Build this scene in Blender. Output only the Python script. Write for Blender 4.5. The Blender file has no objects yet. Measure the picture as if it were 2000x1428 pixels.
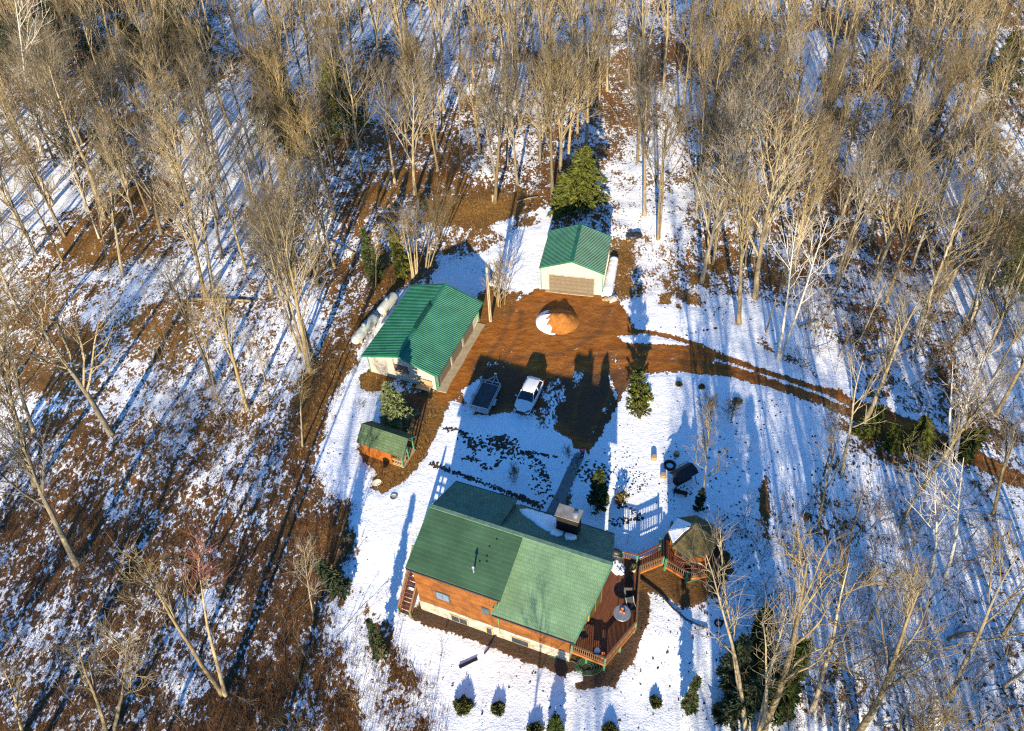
import bpy, math, random
import numpy as np
from mathutils import Matrix, Vector
rng = np.random.default_rng(7)
random.seed(7)
SC = bpy.context.scene
COL = SC.collection

# ------------------------------------------------------------------ camera
FPX, TH, RO, HC = 1597.164, math.radians(46.96), math.radians(3.38), 59.998
_c, _s = math.cos(TH), math.sin(TH)
_R0 = np.array([1., 0, 0]); _U0 = np.array([0, _s, _c]); FW = np.array([0, _c, -_s])
RT = math.cos(RO) * _R0 - math.sin(RO) * _U0
UP = math.sin(RO) * _R0 + math.cos(RO) * _U0
cam = bpy.data.cameras.new("camera"); cob = bpy.data.objects.new("camera", cam); COL.objects.link(cob)
cam.sensor_width = 36; cam.lens = FPX / 2000 * 36; cam.clip_start = 1; cam.clip_end = 6000
cob.matrix_world = Matrix(((RT[0], UP[0], -FW[0], 0), (RT[1], UP[1], -FW[1], 0), (RT[2], UP[2], -FW[2], HC), (0, 0, 0, 1)))
SC.camera = cob

# ------------------------------------------------------------------ light
AZ, EL = math.radians(9.3), math.radians(17.4)
w = bpy.data.worlds.new("World"); SC.world = w; w.use_nodes = True
nt = w.node_tree; nt.nodes.clear()
sky = nt.nodes.new("ShaderNodeTexSky"); sky.sky_type = 'NISHITA'; sky.sun_disc = False
sky.sun_elevation = EL; sky.sun_rotation = AZ + math.pi
sky.air_density = 1.0; sky.dust_density = 0.1; sky.ozone_density = 5.5
bg = nt.nodes.new("ShaderNodeBackground"); bg.inputs[1].default_value = 0.125
wo = nt.nodes.new("ShaderNodeOutputWorld")
hs_ = nt.nodes.new('ShaderNodeHueSaturation'); hs_.inputs['Saturation'].default_value = 1.13
nt.links.new(sky.outputs[0], hs_.inputs['Color']); nt.links.new(hs_.outputs[0], bg.inputs[0]); nt.links.new(bg.outputs[0], wo.inputs[0])
sl = bpy.data.lights.new("sun", 'SUN'); sl.energy = 5.0; sl.angle = math.radians(0.5); sl.color = (1.0, .85, .60)
so = bpy.data.objects.new("sun", sl); COL.objects.link(so)
ld = Vector((math.sin(AZ) * math.cos(EL), math.cos(AZ) * math.cos(EL), -math.sin(EL)))
so.rotation_euler = ld.to_track_quat('-Z', 'Y').to_euler()
SC.view_settings.view_transform = 'Standard'; SC.view_settings.look = 'None'
SC.view_settings.exposure = 1.28; SC.view_settings.gamma = 1
SC.cycles.use_denoising = False; SC.cycles.filter_width = 1.25; SC.cycles.max_bounces = 6; SC.cycles.diffuse_bounces = 3; SC.cycles.transparent_max_bounces = 6

# ------------------------------------------------------------------ pixel <-> world (photo pixels, 2000 wide)
def sstep(a, b, x):
    t = np.clip((x - a) / (b - a), 0, 1); return t * t * (3 - 2 * t)

def vnoise(x, y, seed=0):
    x = np.asarray(x, float); y = np.asarray(y, float)
    xi = np.floor(x).astype(np.int64); yi = np.floor(y).astype(np.int64); xf = x - xi; yf = y - yi
    def h(a, b):
        n = (a * 374761393 + b * 668265263 + seed * 974711) & 0x7fffffff
        n = ((n ^ (n >> 13)) * 1274126177) & 0x7fffffff
        return ((n ^ (n >> 16)) & 0xffff) / 65535.
    u = xf * xf * (3 - 2 * xf); v = yf * yf * (3 - 2 * yf)
    return (h(xi, yi) * (1 - u) + h(xi + 1, yi) * u) * (1 - v) + (h(xi, yi + 1) * (1 - u) + h(xi + 1, yi + 1) * u) * v

def fbm(x, y, sc, seed=0, o=4):
    r = 0; a = .5
    for k in range(o):
        r = r + a * vnoise(np.asarray(x) / sc * 2 ** k, np.asarray(y) / sc * 2 ** k, seed + k * 17); a *= .5
    return r / (1 - .5 ** o)

def hz(x, y):
    x = np.asarray(x, float); y = np.asarray(y, float)
    d = np.hypot((x - 0) / 22, (y - 50) / 26)
    und = (fbm(x, y, 14, 3) - .5) * 1.6 * sstep(.75, 1.3, d)
    z = und + (fbm(x, y, 2.2, 9) - .5) * .16 * sstep(.3, 1.1, d)
    hx_, hy_ = x + .707, y - 32.458
    a = math.radians(-23.92); ly = -math.sin(a) * hx_ + math.cos(a) * hy_
    z = z - .4 * sstep(0, -4.6, ly)
    z = z + (fbm(x, y, 3.1, 5) - .5) * .05
    return z

def G(px, py, z=None):
    d = FW + (px - 1000) / FPX * RT + (714 - py) / FPX * UP
    zz = 0. if z is None else z
    for _ in range(4):
        t = (zz - HC) / d[2]; p = np.array([0, 0, HC]) + t * d
        if z is not None: break
        zz = float(hz(p[0], p[1]))
    return p

def W2P(p):
    d = np.asarray(p, float) - np.array([0, 0, HC]); Z = d @ FW
    return np.stack([1000 + FPX * (d @ RT) / Z, 714 - FPX * (d @ UP) / Z], -1)

# ------------------------------------------------------------------ materials
MATS = {}
def ramp(nt, pts):
    r = nt.nodes.new("ShaderNodeValToRGB"); e = r.color_ramp.elements
    while len(e) < len(pts): e.new(.5)
    for i, (p, c) in enumerate(pts): e[i].position = p; e[i].color = (*c, 1) if len(c) == 3 else c
    return r

def M(name, col, rough=.75, col2=None, scale=3., detail=5, bump=0., bscale=30., metal=0., spec=.3, stretch=(1, 1, 1), objrand=0., lo=.35, hi=.65, rot=0.):
    if name in MATS: return MATS[name]
    m = bpy.data.materials.new(name); m.use_nodes = True; MATS[name] = m
    nt = m.node_tree; b = nt.nodes["Principled BSDF"]; L = nt.links.new
    b.inputs["Roughness"].default_value = rough; b.inputs["Metallic"].default_value = metal; b.inputs["Specular IOR Level"].default_value = spec
    tc = nt.nodes.new("ShaderNodeTexCoord"); mp = nt.nodes.new("ShaderNodeMapping"); mp.inputs["Scale"].default_value = stretch
    mp.inputs["Rotation"].default_value = (0, 0, rot)
    L(tc.outputs["Object"], mp.inputs[0])
    n = nt.nodes.new("ShaderNodeTexNoise"); n.inputs["Scale"].default_value = scale; n.inputs["Detail"].default_value = detail; n.inputs["Roughness"].default_value = .65
    L(mp.outputs[0], n.inputs["Vector"])
    if col2 is None: col2 = tuple(min(1, c * 1.3) for c in col); col = tuple(c * .75 for c in col)
    r = ramp(nt, [(lo, col), (hi, col2)]); L(n.outputs["Fac"], r.inputs[0])
    out = r.outputs[0]
    if objrand:
        oi = nt.nodes.new("ShaderNodeObjectInfo"); hv = nt.nodes.new("ShaderNodeHueSaturation")
        mr = nt.nodes.new("ShaderNodeMapRange"); mr.inputs[3].default_value = 1 - objrand; mr.inputs[4].default_value = 1 + objrand
        L(oi.outputs["Random"], mr.inputs[0]); L(mr.outputs[0], hv.inputs["Value"])
        m2 = nt.nodes.new("ShaderNodeMath"); m2.operation = 'MULTIPLY'; m2.inputs[1].default_value = 7.31; L(oi.outputs["Random"], m2.inputs[0])
        m3 = nt.nodes.new("ShaderNodeMath"); m3.operation = 'FRACT'; L(m2.outputs[0], m3.inputs[0])
        mr2 = nt.nodes.new("ShaderNodeMapRange"); mr2.inputs[3].default_value = .7; mr2.inputs[4].default_value = 1.25
        L(m3.outputs[0], mr2.inputs[0]); L(mr2.outputs[0], hv.inputs["Saturation"])
        L(out, hv.inputs["Color"]); out = hv.outputs[0]
    L(out, b.inputs["Base Color"])
    if bump:
        n2 = nt.nodes.new("ShaderNodeTexNoise"); n2.inputs["Scale"].default_value = bscale; n2.inputs["Detail"].default_value = 4
        L(mp.outputs[0], n2.inputs["Vector"])
        bp = nt.nodes.new("ShaderNodeBump"); bp.inputs["Strength"].default_value = bump; bp.inputs["Distance"].default_value = .05
        L(n2.outputs["Fac"], bp.inputs["Height"]); L(bp.outputs[0], b.inputs["Normal"])
    return m

def Mbrick(name, c1, c2, mortar, bw, rh, ms=.02, rough=.7, bump=.6, plane='xy', squash=1., spec=.3, offset=.5, rand=True, nscale=2., nvar=.35):
    if name in MATS: return MATS[name]
    m = bpy.data.materials.new(name); m.use_nodes = True; MATS[name] = m
    nt = m.node_tree; b = nt.nodes["Principled BSDF"]; L = nt.links.new
    b.inputs["Roughness"].default_value = rough; b.inputs["Specular IOR Level"].default_value = spec
    tc = nt.nodes.new("ShaderNodeTexCoord"); sp = nt.nodes.new("ShaderNodeSeparateXYZ"); cb = nt.nodes.new("ShaderNodeCombineXYZ")
    L(tc.outputs["Object"], sp.inputs[0])
    idx = {'x': 0, 'y': 1, 'z': 2}
    if plane == 'wz':   # around a building: x+y against z
        ad = nt.nodes.new("ShaderNodeMath"); ad.operation = 'ADD'; L(sp.outputs[0], ad.inputs[0]); L(sp.outputs[1], ad.inputs[1]); L(ad.outputs[0], cb.inputs[0]); L(sp.outputs[2], cb.inputs[1])
    else:
        L(sp.outputs[idx[plane[0]]], cb.inputs[0]); L(sp.outputs[idx[plane[1]]], cb.inputs[1])
    br = nt.nodes.new("ShaderNodeTexBrick"); br.inputs["Scale"].default_value = 1
    br.inputs["Brick Width"].default_value = bw; br.inputs["Row Height"].default_value = rh; br.inputs["Mortar Size"].default_value = ms
    br.inputs["Color1"].default_value = (*c1, 1); br.inputs["Color2"].default_value = (*c2, 1); br.inputs["Mortar"].default_value = (*mortar, 1)
    br.offset = offset
    L(cb.outputs[0], br.inputs["Vector"])
    n = nt.nodes.new("ShaderNodeTexNoise"); n.inputs["Scale"].default_value = nscale; n.inputs["Detail"].default_value = 6; L(tc.outputs["Object"], n.inputs["Vector"])
    mr = nt.nodes.new("ShaderNodeMapRange"); mr.inputs[1].default_value = .3; mr.inputs[2].default_value = .7; mr.inputs[3].default_value = 1 - nvar; mr.inputs[4].default_value = 1 + nvar
    L(n.outputs["Fac"], mr.inputs[0])
    mx = nt.nodes.new("ShaderNodeVectorMath"); mx.operation = 'SCALE'; L(br.outputs["Color"], mx.inputs[0]); L(mr.outputs[0], mx.inputs["Scale"])
    L(mx.outputs[0], b.inputs["Base Color"])
    bp = nt.nodes.new("ShaderNodeBump"); bp.inputs["Strength"].default_value = bump; bp.inputs["Distance"].default_value = .03; bp.invert = True
    L(br.outputs["Fac"], bp.inputs["Height"])
    n2 = nt.nodes.new("ShaderNodeTexNoise"); n2.inputs["Scale"].default_value = 25; L(tc.outputs["Object"], n2.inputs["Vector"])
    bp2 = nt.nodes.new("ShaderNodeBump"); bp2.inputs["Strength"].default_value = .25; bp2.inputs["Distance"].default_value = .02
    L(n2.outputs["Fac"], bp2.inputs["Height"]); L(bp.outputs[0], bp2.inputs["Normal"])
    L(bp2.outputs[0], b.inputs["Normal"])
    return m

def Mglass(name, col=(.03, .045, .06), rough=.08):
    m = M(name, col, rough, scale=1.5, spec=.6); return m

SNOW = M("snow", (.80, .82, .86), .6, (.90, .91, .93), scale=2.5, bump=.5, bscale=9, spec=.2)
GREEN_STEEL = M("green_steel", (.007, .085, .05), .5, (.018, .14, .083), scale=.7, spec=.5)
GREEN_STEEL2 = M("green_steel_weathered", (.010, .112, .06), .5, (.026, .175, .10), scale=.7, spec=.5)
GREEN_TRIM = M("green_trim", (.05, .17, .10), .5, (.07, .22, .13))
CREAM = M("cream_steel", (.40, .36, .29), .55, (.46, .415, .335), scale=1.5)
TAUPE = M("taupe_door", (.11, .085, .055), .6, (.15, .115, .08), scale=4)
WOODWALL = Mbrick("log_siding", (.155, .05, .007), (.21, .075, .012), (.06, .02, .005), 3.2, .2, .012, plane='wz', bump=.9, nscale=1.4, nvar=.35)
STONE = Mbrick("foundation_stone", (.42, .35, .27), (.25, .20, .15), (.44, .41, .36), .55, .3, .03, plane='wz', bump=.9, nscale=3)
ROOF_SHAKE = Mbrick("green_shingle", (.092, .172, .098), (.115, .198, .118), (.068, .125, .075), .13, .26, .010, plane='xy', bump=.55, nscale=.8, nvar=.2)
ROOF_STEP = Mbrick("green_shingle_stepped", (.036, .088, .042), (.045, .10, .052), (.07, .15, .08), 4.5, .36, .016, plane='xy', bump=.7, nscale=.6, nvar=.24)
ROOF_MOSS = Mbrick("playhouse_shingle", (.06, .095, .045), (.078, .12, .055), (.042, .07, .034), .3, .2, .01, plane='xy', bump=.7, nscale=1.3, nvar=.2)
CEDAR = M("cedar_shingle", (.07, .053, .018), .9, (.17, .135, .058), scale=6, bump=.8, bscale=22, lo=.3, hi=.7)
CEDAR_CAP = M("cedar_cap", (.13, .105, .05), .9, (.19, .155, .085), scale=8, bump=.5)
DECKW = M("deck_wood", (.095, .032, .016), .65, (.19, .070, .032), scale=1.6, stretch=(9, .7, 3), bump=.3)
RAILW = M("rail_wood", (.12, .06, .03), .7, (.20, .11, .055), scale=5)
RIMW = M("rim_wood", (.26, .085, .015), .7, (.36, .13, .03), scale=3)
ORANGEW = M("orange_siding", (.22, .06, .007), .65, (.30, .09, .012), scale=1.4, stretch=(.7, .7, 10), bump=.4, bscale=12)
DARKW = M("dark_wood", (.025, .015, .010), .7, (.05, .03, .02), scale=6)
TAN = M("tan_wood", (.30, .20, .10), .75, (.42, .29, .16), scale=4)
DARKMETAL = M("dark_metal", (.018, .018, .02), .45, (.035, .035, .038), scale=4, spec=.5)
GALV = M("galvanised", (.26, .28, .30), .4, (.36, .38, .41), metal=.5, scale=6)
CONC = M("concrete", (.28, .22, .14), .9, (.40, .33, .22), scale=2.2, bump=.25, bscale=18)
WALKC = M("walk_concrete", (.15, .15, .14), .9, (.23, .225, .21), scale=3, bump=.3, bscale=16)
GLASS = Mglass("window_glass")
BLACK = M("black_plastic", (.012, .012, .014), .5, (.022, .022, .024), spec=.5)
RUBBER = M("rubber", (.015, .015, .015), .85, (.03, .03, .03))
BARK = M("maple_bark", (.12, .093, .055), .9, (.31, .25, .15), scale=2.2, stretch=(3, 3, .5), bump=.6, bscale=14, objrand=.5)
TWIG = M("maple_twig", (.115, .086, .05), .9, (.23, .178, .10), scale=.6, objrand=.5)
TWIGR = M("red_twig", (.20, .075, .06), .9, (.26, .11, .085), scale=.9)
BIRCH = M("birch_bark", (.30, .26, .21), .8, (.46, .42, .36), scale=2.5, stretch=(1, 1, 4), lo=.3, hi=.45)
BIRCHT = M("birch_twig", (.30, .25, .20), .85, (.42, .36, .30), scale=1)
NEED = M("hemlock_needles", (.042, .052, .008), .8, (.105, .115, .016), scale=1.5, lo=.3, hi=.7)
NEEDD = M("dark_needles", (.022, .036, .010), .8, (.055, .075, .018), scale=1.5, lo=.3, hi=.7, objrand=.15)
NEEDS = M("spruce_needles", (.09, .115, .045), .8, (.19, .21, .085), scale=2, lo=.3, hi=.7)
DRYG = M("dry_grass", (.13, .07, .022), .95, (.30, .18, .06), scale=.8, lo=.3, hi=.7)
BRUSH = M("brush_twigs", (.055, .028, .014), .95, (.15, .08, .035), scale=.35, lo=.35, hi=.65)

# ------------------------------------------------------------------ mesh builder
class MB:
    def __init__(s): s.v = []; s.f = []; s.mi = []; s.n = 0; s.big = []
    def add(s, vs, fs, mi=0):
        s.v.append(np.asarray(vs, float).reshape(-1, 3))
        for f in fs: s.f.append([i + s.n for i in f]); s.mi.append(mi)
        s.n += len(s.v[-1]); return s
    def addq(s, vs, quads, mi=0):            # quads / tris given as an int array
        vs = np.asarray(vs, float).reshape(-1, 3); s.v.append(vs); s.big.append((np.asarray(quads) + s.n, mi)); s.n += len(vs); return s
    def box(s, c, d, rz=0., rot=None, mi=0):
        x, y, z = [q / 2 for q in d]
        p = np.array([(-x, -y, -z), (x, -y, -z), (x, y, -z), (-x, y, -z), (-x, -y, z), (x, -y, z), (x, y, z), (-x, y, z)])
        if rz: p = p @ np.array([[math.cos(rz), math.sin(rz), 0], [-math.sin(rz), math.cos(rz), 0], [0, 0, 1]])
        if rot is not None: p = p @ np.asarray(rot).T
        return s.add(p + np.asarray(c, float), [(0, 3, 2, 1), (4, 5, 6, 7), (0, 1, 5, 4), (1, 2, 6, 5), (2, 3, 7, 6), (3, 0, 4, 7)], mi)
    def bar(s, a, b, w, h, mi=0, up=(0, 0, 1)):     # rectangular bar between two points
        a = np.asarray(a, float); b = np.asarray(b, float); d = b - a; L = np.linalg.norm(d); d = d / L
        u = np.cross(np.asarray(up, float), d)
        if np.linalg.norm(u) < 1e-4: u = np.array([1., 0, 0])
        u /= np.linalg.norm(u); n = np.cross(d, u)
        return s.box((a + b) / 2, (L, w, h), rot=np.stack([d, u, n], 1), mi=mi)
    def prism(s, poly, z0, z1, mi=0):
        n = len(poly); v = [(x, y, z0) for x, y in poly] + [(x, y, z1) for x, y in poly]
        return s.add(v, [tuple(range(n - 1, -1, -1)), tuple(range(n, 2 * n))] + [(i, (i + 1) % n, n + (i + 1) % n, n + i) for i in range(n)], mi)
    def slab(s, pts, th, mi=0):              # planar polygon in 3-D thickened along its normal (downwards)
        p = np.asarray(pts, float); nrm = np.cross(p[1] - p[0], p[2] - p[0]); nrm /= np.linalg.norm(nrm)
        if nrm[2] < 0: nrm = -nrm
        n = len(p); v = np.concatenate([p, p - nrm * th])
        return s.add(v, [tuple(range(n)), tuple(range(2 * n - 1, n - 1, -1))] + [(i, n + i, n + (i + 1) % n, (i + 1) % n) for i in range(n)], mi)
    def tube(s, pts, r, n=6, mi=0, caps=True):
        p = np.asarray(pts, float); k = len(p); r = np.broadcast_to(np.asarray(r, float), (k,))
        t = np.gradient(p, axis=0); t /= np.linalg.norm(t, axis=1, keepdims=True) + 1e-9
        ref = np.array([0, 0, 1.]) if abs(t[:, 2]).mean() < .85 else np.array([1., 0, 0])
        u = np.cross(t, ref); u /= np.linalg.norm(u, axis=1, keepdims=True) + 1e-9; v = np.cross(t, u)
        a = np.arange(n) / n * 2 * math.pi
        ring = p[:, None] + r[:, None, None] * (np.cos(a)[None, :, None] * u[:, None] + np.sin(a)[None, :, None] * v[:, None])
        fs = [(i * n + j, i * n + (j + 1) % n, (i + 1) * n + (j + 1) % n, (i + 1) * n + j) for i in range(k - 1) for j in range(n)]
        if caps: fs += [tuple(range(n - 1, -1, -1)), tuple((k - 1) * n + j for j in range(n))]
        return s.add(ring.reshape(-1, 3), fs, mi)
    def lathe(s, prof, c=(0, 0, 0), n=16, mi=0, caps=True):    # (r, z) profile
        v = []; k = len(prof)
        for r, z in prof:
            for j in range(n): a = j / n * 2 * math.pi; v.append((c[0] + r * math.cos(a), c[1] + r * math.sin(a), c[2] + z))
        fs = [(i * n + j, i * n + (j + 1) % n, (i + 1) * n + (j + 1) % n, (i + 1) * n + j) for i in range(k - 1) for j in range(n)]
        if caps: fs += [tuple(range(n - 1, -1, -1)), tuple((k - 1) * n + j for j in range(n))]
        return s.add(v, fs, mi)
    def blob(s, c, d, seed=0, n=16, m=10, amp=.2, mi=0, zmin=-9):
        v = []; c = np.asarray(c, float)
        for i in range(m + 1):
            ph = math.pi * i / m
            for j in range(n):
                a = j / n * 2 * math.pi; q = np.array([math.sin(ph) * math.cos(a), math.sin(ph) * math.sin(a), math.cos(ph)])
                f = 1 + amp * (float(fbm(q[0] * 2 + 9 + q[2], q[1] * 2 + 5 - q[2], .9, seed)) - .5) * 2
                z = q * f * np.asarray(d) ; z[2] = max(z[2], zmin); v.append(c + z)
        fs = [(i * n + j, (i + 1) * n + j, (i + 1) * n + (j + 1) % n, i * n + (j + 1) % n) for i in range(m) for j in range(n)]
        return s.add(v, fs, mi)
    def mesh(s, name, mats, smooth=False):
        me = bpy.data.meshes.new(name); V = np.concatenate(s.v)
        sizes = [len(f) for f in s.f]; loops = [np.array([i for f in s.f for i in f], dtype=np.int32)]; mi = [np.array(s.mi, dtype=np.int32)]; sz = [np.array(sizes, dtype=np.int32)]
        for q, k in s.big:
            loops.append(q.ravel().astype(np.int32)); sz.append(np.full(len(q), q.shape[1], np.int32)); mi.append(np.full(len(q), k, np.int32))
        loops = np.concatenate(loops); sz = np.concatenate(sz); mi = np.concatenate(mi)
        me.vertices.add(len(V)); me.vertices.foreach_set("co", V.ravel().astype(np.float32))
        me.loops.add(len(loops)); me.loops.foreach_set("vertex_index", loops)
        me.polygons.add(len(sz)); st = np.concatenate([[0], np.cumsum(sz)[:-1]]).astype(np.int32)
        me.polygons.foreach_set("loop_start", st); me.polygons.foreach_set("loop_total", sz); me.polygons.foreach_set("material_index", mi)
        me.polygons.foreach_set("use_smooth", np.full(len(sz), bool(smooth)))
        for m in (mats if isinstance(mats, (list, tuple)) else [mats]): me.materials.append(m)
        me.update(calc_edges=True); me.validate()
        return me
    def obj(s, name, mats, parent=None, smooth=False, label=None):
        o = bpy.data.objects.new(name, s.mesh(name, mats, smooth)); COL.objects.link(o)
        if parent is not None: o.parent = parent
        if label: o["label"] = label
        return o

def thing(name, label, cat, loc=(0, 0, 0), rz=0., group=None):
    o = bpy.data.objects.new(name, None); COL.objects.link(o); o.empty_display_size = .2
    o.location = loc; o.rotation_euler = (0, 0, rz); o["label"] = label; o["category"] = cat
    if group: o["group"] = group
    return o
def tag(o, label, cat, group=None):
    o["label"] = label; o["category"] = cat
    if group: o["group"] = group
    return o
def kind(o, k): o["kind"] = k; return o
def dup(root, loc, rot=None, scale=None, label=None, group=None):
    r = root.copy(); COL.objects.link(r); r.location = loc
    if rot is not None: r.rotation_euler = rot
    if scale is not None: r.scale = scale
    if label: r["label"] = label
    if group: r["group"] = group
    for ch in list(root.children):
        c = ch.copy(); COL.objects.link(c); c.parent = r
        for g in list(ch.children):
            d = g.copy(); COL.objects.link(d); d.parent = c
    return r
RZ = lambda a: math.radians(a)

# ================================================================== GROUND
def axis(lo, hi, c0, c1, fine, coarse):
    return np.unique(np.concatenate([np.arange(lo, c0, coarse), np.arange(c0, c1, fine), np.arange(c1, hi + .01, coarse)]).round(3))
gx_ = np.concatenate([[-1500, -600, -250], axis(-130, 130, -48, 48, .23, 1.0), [250, 600, 1500]])
gy_ = np.concatenate([[-900, -400, -150, -80, -40, -15], axis(0, 190, 14, 92, .23, 1.0), [260, 500, 1500]])
X, Y = np.meshgrid(gx_, gy_); XF, YF = X.ravel(), Y.ravel()
ZF = hz(XF, YF)
big = fbm(XF, YF, 9, 21); mid = fbm(XF, YF, 3.2, 33); fine = fbm(XF, YF, 1.1, 41)
# forest floor: patchy snow over leaf litter
cover = .47 + (big - .5) * .7 + (mid - .5) * .5
clay = np.zeros_like(XF); grass = .42 + (fbm(XF, YF, 7, 55) - .5) * 1.2; mulch = np.zeros_like(XF)  # mulch mask also holds the house shade painted over the yard clay

def psd(poly, X, Y):
    P = np.array([G(a, b)[:2] for a, b in poly]); n = len(P)
    d = np.full(len(X), 1e9); ins = np.zeros(len(X), bool)
    sel = (X > P[:, 0].min() - 12) & (X < P[:, 0].max() + 12) & (Y > P[:, 1].min() - 12) & (Y < P[:, 1].max() + 12)
    x, y = X[sel], Y[sel]; dd = np.full(len(x), 1e9); ii = np.zeros(len(x), bool)
    for i in range(n):
        a, b = P[i], P[(i + 1) % n]; ab = b - a
        t = np.clip(((x - a[0]) * ab[0] + (y - a[1]) * ab[1]) / (ab @ ab + 1e-9), 0, 1)
        dd = np.minimum(dd, np.hypot(x - a[0] - t * ab[0], y - a[1] - t * ab[1]))
        c = ((a[1] > y) != (b[1] > y)) & (x < (b[0] - a[0]) * (y - a[1]) / (b[1] - a[1] + 1e-12) + a[0]); ii ^= c
    d[sel] = dd; ins[sel] = ii
    return np.where(ins, d, -d)
def zone(poly, soft=.8, amp=1.2, cov=None, cl=None, gr=None, mu=None, jit=0.):
    global cover, clay, grass, mulch
    s = psd(poly, XF, YF) + (mid - .5) * amp * 2 + (fine - .5) * amp
    k = sstep(-soft, soft, s)
    if cov is not None: cover = cover * (1 - k) + k * (cov + (big - .5) * jit + (mid - .5) * jit)
    if cl is not None: clay = clay * (1 - k) + k * cl
    if gr is not None: grass = grass * (1 - k) + k * gr
    if mu is not None: mulch = mulch * (1 - k) + k * mu
    return k
def stroke(pts, wd, soft=.2, amp=.1, **kw):
    q = []; r = []
    P = [np.array(p, float) for p in pts]
    for i, p in enumerate(P):
        t = (P[min(i + 1, len(P) - 1)] - P[max(i - 1, 0)]); t = t / np.hypot(*t); nn = np.array([-t[1], t[0]])
        q.append(tuple(p + nn * wd / 2)); r.append(tuple(p - nn * wd / 2))
    return zone(q + r[::-1], soft, amp, **kw)

# left hand brush slope, mostly bare
zone([(-400, 820), (150, 850), (430, 790), (590, 880), (690, 985), (690, 1110), (640, 1190), (850, 1300), (890, 1428), (860, 1560), (-400, 1560)], 2.5, 2, cov=.42, gr=.2, jit=.45)
zone([(-400, 1000), (60, 1000), (240, 960), (420, 1010), (640, 1010), (560, 1200), (480, 1500), (-400, 1500)], 3, 2, cov=.36, gr=.04, mu=.35, jit=.45)
zone([(620, 1180), (830, 1230), (870, 1330), (860, 1560), (500, 1560), (560, 1290)], 2, 1.5, cov=.44, gr=.1, jit=.5)
zone([(640, 1180), (700, 1180), (730, 1300), (745, 1430), (700, 1430), (690, 1300)], .8, .8, cov=.8, jit=.4)
zone([(210, 560), (330, 480), (560, 470), (640, 560), (600, 700), (560, 820), (430, 790), (240, 860), (220, 730)], 2, 2, cov=.57, gr=.5, jit=.4)
for p in ([(235, 620), (340, 600), (380, 660), (330, 720), (240, 700)], [(90, 450), (330, 430), (300, 500), (100, 540)], [(0, 560), (160, 500), (220, 560), (60, 660)],
          [(215, 860), (290, 830), (300, 900), (260, 1010), (220, 960)], [(380, 820), (480, 800), (500, 850), (400, 880)], [(330, 585), (500, 588), (490, 605), (340, 605)],
          [(640, 640), (700, 560), (720, 590), (650, 720)], [(610, 20), (720, 30), (700, 70), (600, 60)], [(280, 160), (420, 150), (380, 190), (300, 190)]):
    zone(p, 3.0, 2.6, cov=.38, gr=.85, jit=.5)
zone([(400, 190), (480, 150), (500, 260), (580, 300), (610, 350), (430, 420), (330, 340)], 2.5, 1.5, cov=.86, gr=.2, jit=.4)
zone([(-40, 330), (140, 330), (160, 400), (40, 440), (-40, 480)], 2, 1.5, cov=.8, jit=.4)
zone([(-200, -60), (420, -60), (470, 70), (280, 150), (60, 200), (-200, 260)], 4, 2, cov=.36, gr=.1, jit=.6)
zone([(420, -60), (1000, -60), (900, 120), (500, 130)], 4, 2, cov=.55, gr=.3, jit=.6)
# bare bank running up the back of the workshop
zone([(570, 900), (575, 800), (620, 700), (690, 600), (760, 530), (800, 500), (800, 545), (730, 620), (670, 730), (645, 790), (625, 860), (600, 905)], .9, 1.2, cov=.25, gr=.4, jit=.5)
zone([(690, 350), (780, 330), (900, 370), (960, 375), (1050, 375), (1045, 415), (985, 430), (945, 470), (965, 520), (900, 545), (800, 530), (750, 510), (700, 440)], 1.6, 2.0, cov=.30, gr=.7, jit=.6)
zone([(865, 500), (930, 505), (945, 560), (900, 590), (850, 555)], 1, .8, cov=.95)
zone([(820, 390), (1000, 385), (1010, 415), (930, 440), (840, 430)], 1, 1, cov=.02, gr=1.)
# open snow
zone([(965, 440), (1075, 405), (1060, 565), (1035, 572), (945, 560), (940, 500), (990, 470)], .8, .6, cov=.99)
zone([(1010, 425), (1050, 420), (1050, 440), (1000, 450)], .7, .7, cov=.35, gr=.8)
zone([(1190, 250), (1330, 240), (1340, 440), (1200, 450), (1195, 380)], 2, 1.5, cov=.60, gr=.85, jit=.4)
zone([(1205, 440), (1335, 440), (1350, 560), (1280, 610), (1215, 560)], 1.2, 1.2, cov=.46, gr=.95, jit=.6)
zone([(1195, 470), (1240, 470), (1235, 520), (1225, 590), (1205, 590)], .7, .7, cov=.22, gr=.9, jit=.3)
zone([(1215, 590), (1290, 565), (1400, 620), (1520, 690), (1640, 760), (1800, 820), (1800, 850), (1520, 735), (1380, 680), (1240, 650)], .6, .5, cov=1.0, gr=.5)
for p in ([(1285, 575), (1312, 572), (1312, 596), (1286, 594)], [(1318, 590), (1340, 596), (1332, 606), (1316, 602)], [(1350, 535), (1385, 538), (1380, 560), (1350, 558)], [(1375, 505), (1420, 510), (1420, 530), (1380, 525)]):
    zone(p, .4, .5, cov=.05, gr=1.)
zone([(1340, 560), (1500, 600), (1640, 660), (1650, 760), (1520, 700), (1400, 640)], 1.5, 1, cov=.78, gr=.4, jit=.4)
zone([(1560, 70), (1600, 60), (1600, 220), (1570, 230)], 1.5, 1.2, cov=.95)
zone([(1500, 350), (2100, 320), (2100, 560), (1900, 690), (1620, 640), (1500, 520)], 4, 2, cov=.52, gr=.1, jit=.7)
zone([(1850, 560), (2100, 500), (2100, 900), (1960, 860), (1880, 760)], 3, 2, cov=.72, jit=.4)
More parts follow.
